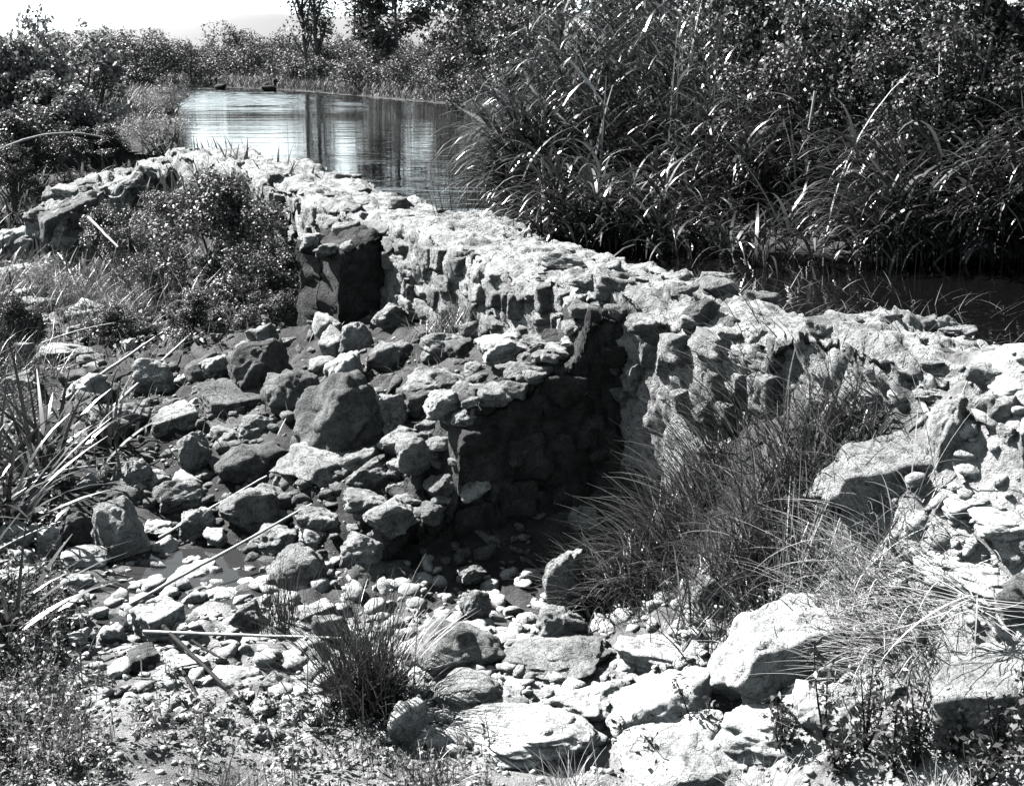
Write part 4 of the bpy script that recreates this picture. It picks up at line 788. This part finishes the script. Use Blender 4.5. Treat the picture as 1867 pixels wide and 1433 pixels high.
# --- bushy shrub on the slope, ivy-dark
shrub('shrub', 455, 650, 430, 625, 12.6, 'bush', 1, 'dark bushy shrub on the slope left of the masonry stump', 'shrub')
shrub('shrub', 520, 660, 520, 640, 11.6, 'bush', 2, 'small dark shrub at the foot of the bushy one', 'shrub')
for k, (x0, x1, y0, y1, Y, lab) in enumerate([(380, 470, 500, 590, 14.0, 'low leafy clump left of the bushy shrub'), (300, 400, 560, 640, 12.8, 'low leafy clump beside the thin grass'), (215, 300, 590, 680, 11.8, 'low leafy clump at the left below the pool'), (440, 560, 590, 665, 11.0, 'low leafy clump above the leaning canes'), (215, 320, 700, 800, 9.3, 'leafy clump behind the broad strap leaves'), (60, 230, 540, 690, 12.0, 'leafy clump outermost on the left slope'), (330, 450, 470, 560, 14.6, 'dark tangled bush in front of the low wall'), (250, 340, 540, 610, 13.2, 'dark tangled bush beside the pool'), (400, 500, 540, 625, 12.4, 'dark tangled bush left under the bushy shrub'), (350, 440, 610, 680, 11.2, 'dark low bush above the upper leaning cane'), (560, 660, 590, 660, 10.9, 'dark low bush below the small shrub'), (215, 280, 630, 720, 10.6, 'dark bush at the left edge above the strap leaves'), (420, 520, 455, 520, 16.0, 'low clump in front of the low wall'), (590, 700, 455, 530, 13.6, 'trailing leafy growth on the far dam face'), (520, 610, 430, 490, 15.6, 'leafy growth hanging from the far end of the dam')]):
    shrub('leafy_clump', x0, x1, y0, y1, Y, 'fine' if k in (1, 4, 7) else 'bush', k, lab, 'shrub', dep=0.7)
# --- leafy weeds near the lower edge
def weed_field(name, label, boxes, n, h, leaf, seed, mat='weed', stems=True, kind='stuff', nl=9):
    r = np.random.default_rng(seed); P = []
    for _ in range(n):
        x0, y0, x1, y1 = boxes[r.integers(len(boxes))]; P.append(hit(r.uniform(x0, x1), r.uniform(y0, y1)))
    P = np.array(P); P = P[fbm(P * np.array([2.2, 2.2, 0]), 3, seed) > r.uniform(-0.55, 0.35, n)]; n = len(P)
    P = np.array(P); P[:, 2] = z_ground(P[:, 0], P[:, 1]); H = r.uniform(h[0], h[1], n); az_ = r.uniform(0, 6.28, n); ln = np.abs(r.normal(size=n)) * 0.2
    V, q = blades(P, az_, H, ln, r.uniform(0, 0.4, n), np.full(n, 0.006), 4, 1.2, 0.3)
    k = np.repeat(np.arange(n), nl); t = r.uniform(0.25, 1.0, len(k)); pos = P[k] + np.stack([np.cos(az_[k]) * np.sin(ln[k]) * H[k] * t, np.sin(az_[k]) * np.sin(ln[k]) * H[k] * t, np.cos(ln[k]) * H[k] * t], 1) + r.normal(size=(len(k), 3)) * leaf * 0.5
    lv, lq = leafcards(pos, r.normal(size=(len(k), 3)) * 0.6 + np.array([0, 0, 0.9]), leaf * (0.45 + 1.3 * r.random(len(k)) ** 2), r, 0.5)
    v, qq, _ = cat_geo([(V, q, None), (lv, lq, None)]); return tag(obj(name, mesh_np(name, v, qq, None, False, M[mat])), label, 'weeds', kind=kind)
weed_field('weeds', 'low small-leaved weeds covering the lower left of the bed', [(60, 1080, 420, 1260), (200, 1120, 480, 1240), (215, 1000, 330, 1120), (-60, 1000, 360, 1433), (100, 1200, 640, 1330), (0, 1200, 900, 1433)], 5200, (0.03, 0.2), 0.022, 90)
weed_field('weeds', 'small leaves growing between the stones along the stream bank', [(225, 820, 330, 1000), (225, 640, 420, 820), (420, 1150, 760, 1225)], 600, (0.04, 0.12), 0.028, 91)
weed_field('ground_cover', 'low green cover over the slope left of the dam', [(215, 560, 600, 680), (215, 420, 480, 520), (150, 450, 240, 900)], 1500, (0.05, 0.2), 0.05, 92, 'leaf')
r = np.random.default_rng(95)
for k, (px, py, h, lab) in enumerate([(1345, 1205, 0.34, 'leafy upright weed stem in front of the largest pale block'), (1400, 1215, 0.30, 'leafy weed in front of the dry grass'), (1470, 1225, 0.32, 'leafy weed left of the dead stalk'), (1520, 1215, 0.2, 'short leafy weed under the dead stalk'), (1585, 1222, 0.22, 'dark leafy weed below the black-fronted boulder'), (1630, 1225, 0.24, 'dark leafy weed at the right corner'), (1175, 1215, 0.30, 'dark leafy weed stem left of the largest pale block'), (1110, 1215, 0.14, 'small dark weed on the white bedrock'), (1290, 1215, 0.2, 'small leafy weed below the pale block'), (1440, 1240, 0.26, 'bushy weed at the bottom right'), (1550, 1250, 0.24, 'bushy weed at the bottom beside the dark corner'), (1360, 1245, 0.2, 'bushy weed lowest beneath the largest pale block')]):
    b = hit(px, py); b[2] = z_ground([b[0]], [b[1]])[0]; t = thing('weed_plant', b, lab, 'weed', 'leafy weeds in the lower right corner')
    parts = []; lp = []
    for j in range(4 if k not in (0, 6) else 2):
        e = np.array([r.normal() * 0.05, r.normal() * 0.05, h * r.uniform(0.7, 1.25)]); u = np.linspace(0, 1, 6)[:, None]; path = u * e + u * (1 - u) * r.normal(size=3) * 0.05; parts.append(tube(path, 0.006 * (1 - 0.7 * u[:, 0]), 5))
        for _ in range(60): 
            f = r.uniform(0.1, 1); lp.append(f * e + r.normal(size=3) * 0.022)
    v, q, _ = cat_geo(parts); obj('stems', mesh_np('stems', v, q, None, True, M['twig_dark']), t)['kind'] = 'stuff'
    lp = np.array(lp); lv, lq = leafcards(lp, r.normal(size=lp.shape) * 0.7 + np.array([0, 0, 0.6]), 0.028 * (0.5 + r.random(len(lp))), r, 0.5); obj('leaves', mesh_np('leaves', lv, lq, None, False, M['leaf']), t)
# --- dry canes and sticks, each one a thing
def stick(name, label, a, b, rad, mat, lift=(0.04, 0.04), sag=0.0, Ya=None, Yb=None):
    A_ = hit(*a) if Ya is None else at_y(*a, Ya); B_ = hit(*b) if Yb is None else at_y(*b, Yb); A_ = A_ + np.array([0, 0, lift[0]]); B_ = B_ + np.array([0, 0, lift[1]])
    u = np.linspace(0, 1, 14)[:, None]; path = A_ * (1 - u) + B_ * u; path[:, 2] -= sag * 4 * (u * (1 - u))[:, 0]
    path[1:-1] += np.random.default_rng(int(a[0])).normal(size=(12, 3)) * rad * 0.12
    rd = np.full(14, rad) * (1 + 0.15 * (np.arange(14) % 3 == 0)) * np.linspace(1.1, 0.7, 14)
    v, q, _ = tube(path - A_, rd, 7); return tag(obj(name, mesh_np(name, v, q, None, True, M[mat]), None, A_), label, 'cane' if 'cane' in name else 'stick')
stick('dry_cane', 'upper of the two leaning dry canes above the rubble', (325, 755), (470, 660), 0.013, 'cane', (0.08, 0.12))
stick('dry_cane', 'lower of the two leaning dry canes above the rubble', (378, 778), (508, 660), 0.012, 'cane', (0.08, 0.12))
stick('dry_cane', 'long dry cane slanting across the stream bed', (405, 1032), (660, 905), 0.009, 'cane', (0.05, 0.12))
stick('dry_cane', 'short thin cane above the long slanting one', (455, 935), (600, 862), 0.008, 'cane', (0.05, 0.1))
stick('dry_cane', 'nearly horizontal dry cane on the pale stones', (435, 1073), (702, 1082), 0.008, 'cane', (0.09, 0.09))
stick('dry_cane', 'pale cane lying at the far left edge', (200, 1036), (262, 1020), 0.012, 'cane', (0.07, 0.07))
stick('dark_stick', 'dark straight stick lying below the horizontal cane', (462, 1068), (575, 1168), 0.010, 'twig_dark', (0.10, 0.05))
stick('dark_stick', 'shorter dark stick left of the straight one', (488, 1120), (518, 1172), 0.008, 'twig_dark', (0.06, 0.05))
stick('dark_stick', 'short dark stick crossing from the straight one', (500, 1085), (540, 1105), 0.007, 'twig_dark', (0.09, 0.07))
stick('bleached_stalk', 'bleached branch leaning on the slope beside the flat-topped slab', (1448, 722), (1532, 870), 0.013, 'driftwood', (0.10, 0.06))
stick('bleached_stalk', 'thin pale stalk standing left of the low wall stones', (485, 440), (495, 490), 0.012, 'driftwood', (0.0, 0.0), Ya=15.0, Yb=15.0)
stick('bleached_stalk', 'pale stick lying in front of the black block', (360, 495), (400, 535), 0.016, 'driftwood', (0.0, 0.0), Ya=14.2, Yb=13.6)
stick('bleached_stalk', 'curved pale branch lying below the leafy thicket', (240, 405), (380, 388), 0.018, 'driftwood', (0.0, 0.0), sag=-0.15, Ya=20, Yb=21)
stick('broken_reed', 'pale snapped reed stalk in the upper reeds', (1005, 285), (1040, 325), 0.012, 'cane', (0, 0), Ya=11.8, Yb=11.8)
stick('broken_reed', 'long pale snapped reed stalk slanting down right', (1022, 305), (1058, 352), 0.011, 'cane', (0, 0), Ya=11.7, Yb=11.7)
stick('broken_reed', 'pale upright reed stump in front of the left reeds', (968, 415), (970, 512), 0.011, 'cane', (0, 0), Ya=11.0, Yb=11.0)
stick('broken_reed', 'pale thick stump in the middle of the reeds', (1334, 326), (1325, 376), 0.011, 'reed_dead', (0, 0), Ya=10.5, Yb=10.5)
rs = np.random.default_rng(321)
for k, (ax, ay, bx, by, lab) in enumerate([(250, 575, 330, 605, 'thin dry stalk lying right of the pool edge'), (320, 560, 345, 610, 'short curved stalk standing in the thin grass'), (300, 690, 400, 672, 'long thin stalk lying over the flattened boulder'), (380, 560, 470, 600, 'dark twig poking from the tangled bush'), (215, 1000, 330, 950, 'dry stalk leaning over the wide white stone'), (225, 480, 320, 465, 'pale stalk lying across the far left bank'), (560, 560, 620, 540, 'thin twig sticking out of the bushy shrub'), (270, 880, 420, 860, 'dark bent stalk above the streamside block')]):
    stick('dry_stalk', lab, (ax, ay), (bx, by), 0.005 + 0.004 * rs.random(), 'cane' if k % 3 else 'bark', (0.08 + 0.1 * rs.random(), 0.1 + 0.15 * rs.random()), sag=rs.uniform(-0.06, 0.04))
# dead stalk with drooping dry leaves
b = hit(1590, 1085); top = at_y(1545, 1012, b[1] + 0.05) - b; t = thing('dead_plant', b, 'dead stalk with dry strap leaves radiating from its top at lower right', 'plant')
u = np.linspace(0, 1, 9)[:, None]; v, q, _ = tube(u * top + u * (1 - u) * np.array([0.22, 0.08, 0]) + 0.012 * np.sin(u * 9), 0.017 - 0.011 * u[:, 0] + 0.003 * np.sin(u[:, 0] * 21), 7); obj('stalk', mesh_np('stalk', v, q, None, True, M['driftwood']), t)
r = np.random.default_rng(6); nb = 60; at_s = np.where(r.random(nb) < 0.6, 1.0, r.uniform(0.55, 1.0, nb))[:, None]
v, q = blades(top[None] * at_s + r.normal(size=(nb, 3)) * 0.015, np.where(r.random(nb) < 0.62, PI, -0.1) + r.normal(size=nb) * 0.75, r.uniform(0.12, 0.5, nb), r.uniform(1.1, 1.9, nb), r.uniform(-0.5, 0.9, nb), r.uniform(0.003, 0.010, nb), 6, 1.0, 0.5, r.normal(size=nb))
obj('dry_leaves', mesh_np('dry_leaves', v, q, None, False, M['straw']), t)
# --- ducks on the far water
def duck(px, py, label, face):
    b = at_z(px, py, 0.0); t = thing('duck', b, label, 'duck', 'ducks on the pond')
    d, f = ICO[3]; body = d * np.array([0.26, 0.13, 0.11]) + np.array([0, 0, 0.06]); body[:, 2] += np.clip(-d[:, 0] - 0.5, 0, 1) * 0.12
    neck = tube([(0.15, 0, 0.08), (0.20, 0, 0.18), (0.20, 0, 0.27)], [0.055, 0.04, 0.045], 8); hd = ICO[2][0] * np.array([0.075, 0.055, 0.06]) + np.array([0.215, 0, 0.31])
    v, q, tr = cat_geo([(body, None, f), neck, (hd, None, ICO[2][1])]); o = obj('body', mesh_np('body', v, q, tr, True, M['duck']), t)
    bk = ICO[2][0] * np.array([0.05, 0.022, 0.014]) + np.array([0.31, 0, 0.295]); obj('bill', mesh_np('bill', bk, None, ICO[2][1], True, M['beak']), t)
    t.rotation_euler = (0, 0, face); t.scale = (1.45, 1.45, 1.6)
duck(537, 323, 'dark duck swimming farther left on the pale water', 2.6)
duck(602, 326, 'dark duck swimming right of the other one', 0.3)
# --- grass and debris nobody could count
def scatter_grass(name, label, n, fn, L, w, mat, seed, lean=(0, 0.7), bend=(0.2, 1.2)):
    r = np.random.default_rng(seed); X, Y = fn(r, n); Z = z_ground(X, Y); k = np.isfinite(Z); X, Y, Z = X[k], Y[k], Z[k]; n = len(X)
    V, q = blades(np.stack([X, Y, Z - 0.02], 1), r.uniform(0, 6.28, n), r.uniform(*L, n), r.uniform(*lean, n), r.uniform(*bend, n), r.uniform(*w, n), 4, 1.2, 0.5)
    return tag(obj(name, mesh_np(name, V, q, None, True, M[mat])), label, 'grass', kind='stuff')
def far_land(r, n):
    th = r.uniform(-0.6, 0.6, n * 2); d = np.exp(r.uniform(math.log(14), math.log(110), n * 2)); X = d * np.sin(th); Y = d * np.cos(th); k = ~inside(X, Y, POND); return X[k][:n], Y[k][:n]
scatter_grass('grass', 'rough grass on the banks around the pond', 26000, far_land, (0.2, 0.6), (0.02, 0.05), 'leaf_far', 201)
def shore(r, n):
    X = []; Y = []
    seg = [(POND[i], POND[i + 1]) for i in range(3, 10)]; ln = np.array([np.linalg.norm(b - a) for a, b in seg]); k = r.choice(len(seg), n, p=ln / ln.sum())
    a = np.array([q[0] for q in seg])[k]; b = np.array([q[1] for q in seg])[k]; t = r.random((n, 1)); p = a + (b - a) * t + np.abs(r.normal(size=(n, 1))) * np.stack([b[:, 1] - a[:, 1], -(b[:, 0] - a[:, 0])], 1) / np.linalg.norm(b - a, axis=1)[:, None] * -0.9; return p[:, 0], p[:, 1]
scatter_grass('shore_grass', 'rough grass and reeds fringing the far waterline', 12000, shore, (0.2, 0.6), (0.02, 0.05), 'leaf_far', 204)
def left_slope(r, n):
    X = r.uniform(-9, -0.5, n * 2); Y = r.uniform(8, 20, n * 2); w = z_base(X, Y)[1]; k = (w > 0.9) & (r.random(n * 2) < np.clip(0.25 + 0.5 * fbm(P3(X, Y) * 0.8, 3, 5) + (X < -2.2) * 0.35, 0, 1)); return X[k][:n], Y[k][:n]
scatter_grass('grass', 'grass and weeds on the slope left of the dam', 4200, left_slope, (0.06, 0.24), (0.006, 0.014), 'weed', 202)
def edge_water(r, n):
    X = r.uniform(0.8, 6, n * 4); Y = r.uniform(4.6, 8.8, n * 4); d, sd = seg_dist(X, Y, DAM); k = (d > 0.35) & (d < 2.2) & inside(X, Y, POND) & (r.random(n * 4) < np.exp(-d * 1.5)); return X[k][:n], Y[k][:n]
r = np.random.default_rng(203); X, Y = edge_water(r, 5200); n = len(X)
V, q = blades(np.stack([X, Y, np.full(n, -0.02)], 1), r.uniform(0, 6.28, n), r.uniform(0.06, 0.30, n), r.uniform(0.6, 1.5, n), r.uniform(0.1, 0.9, n), r.uniform(0.003, 0.008, n), 4)
tag(obj('water_grass', mesh_np('water_grass', V, q, None, False, M['sedge'])), 'thin grass and debris floating in the shallows behind the dam', 'grass', kind='stuff')
#PART4
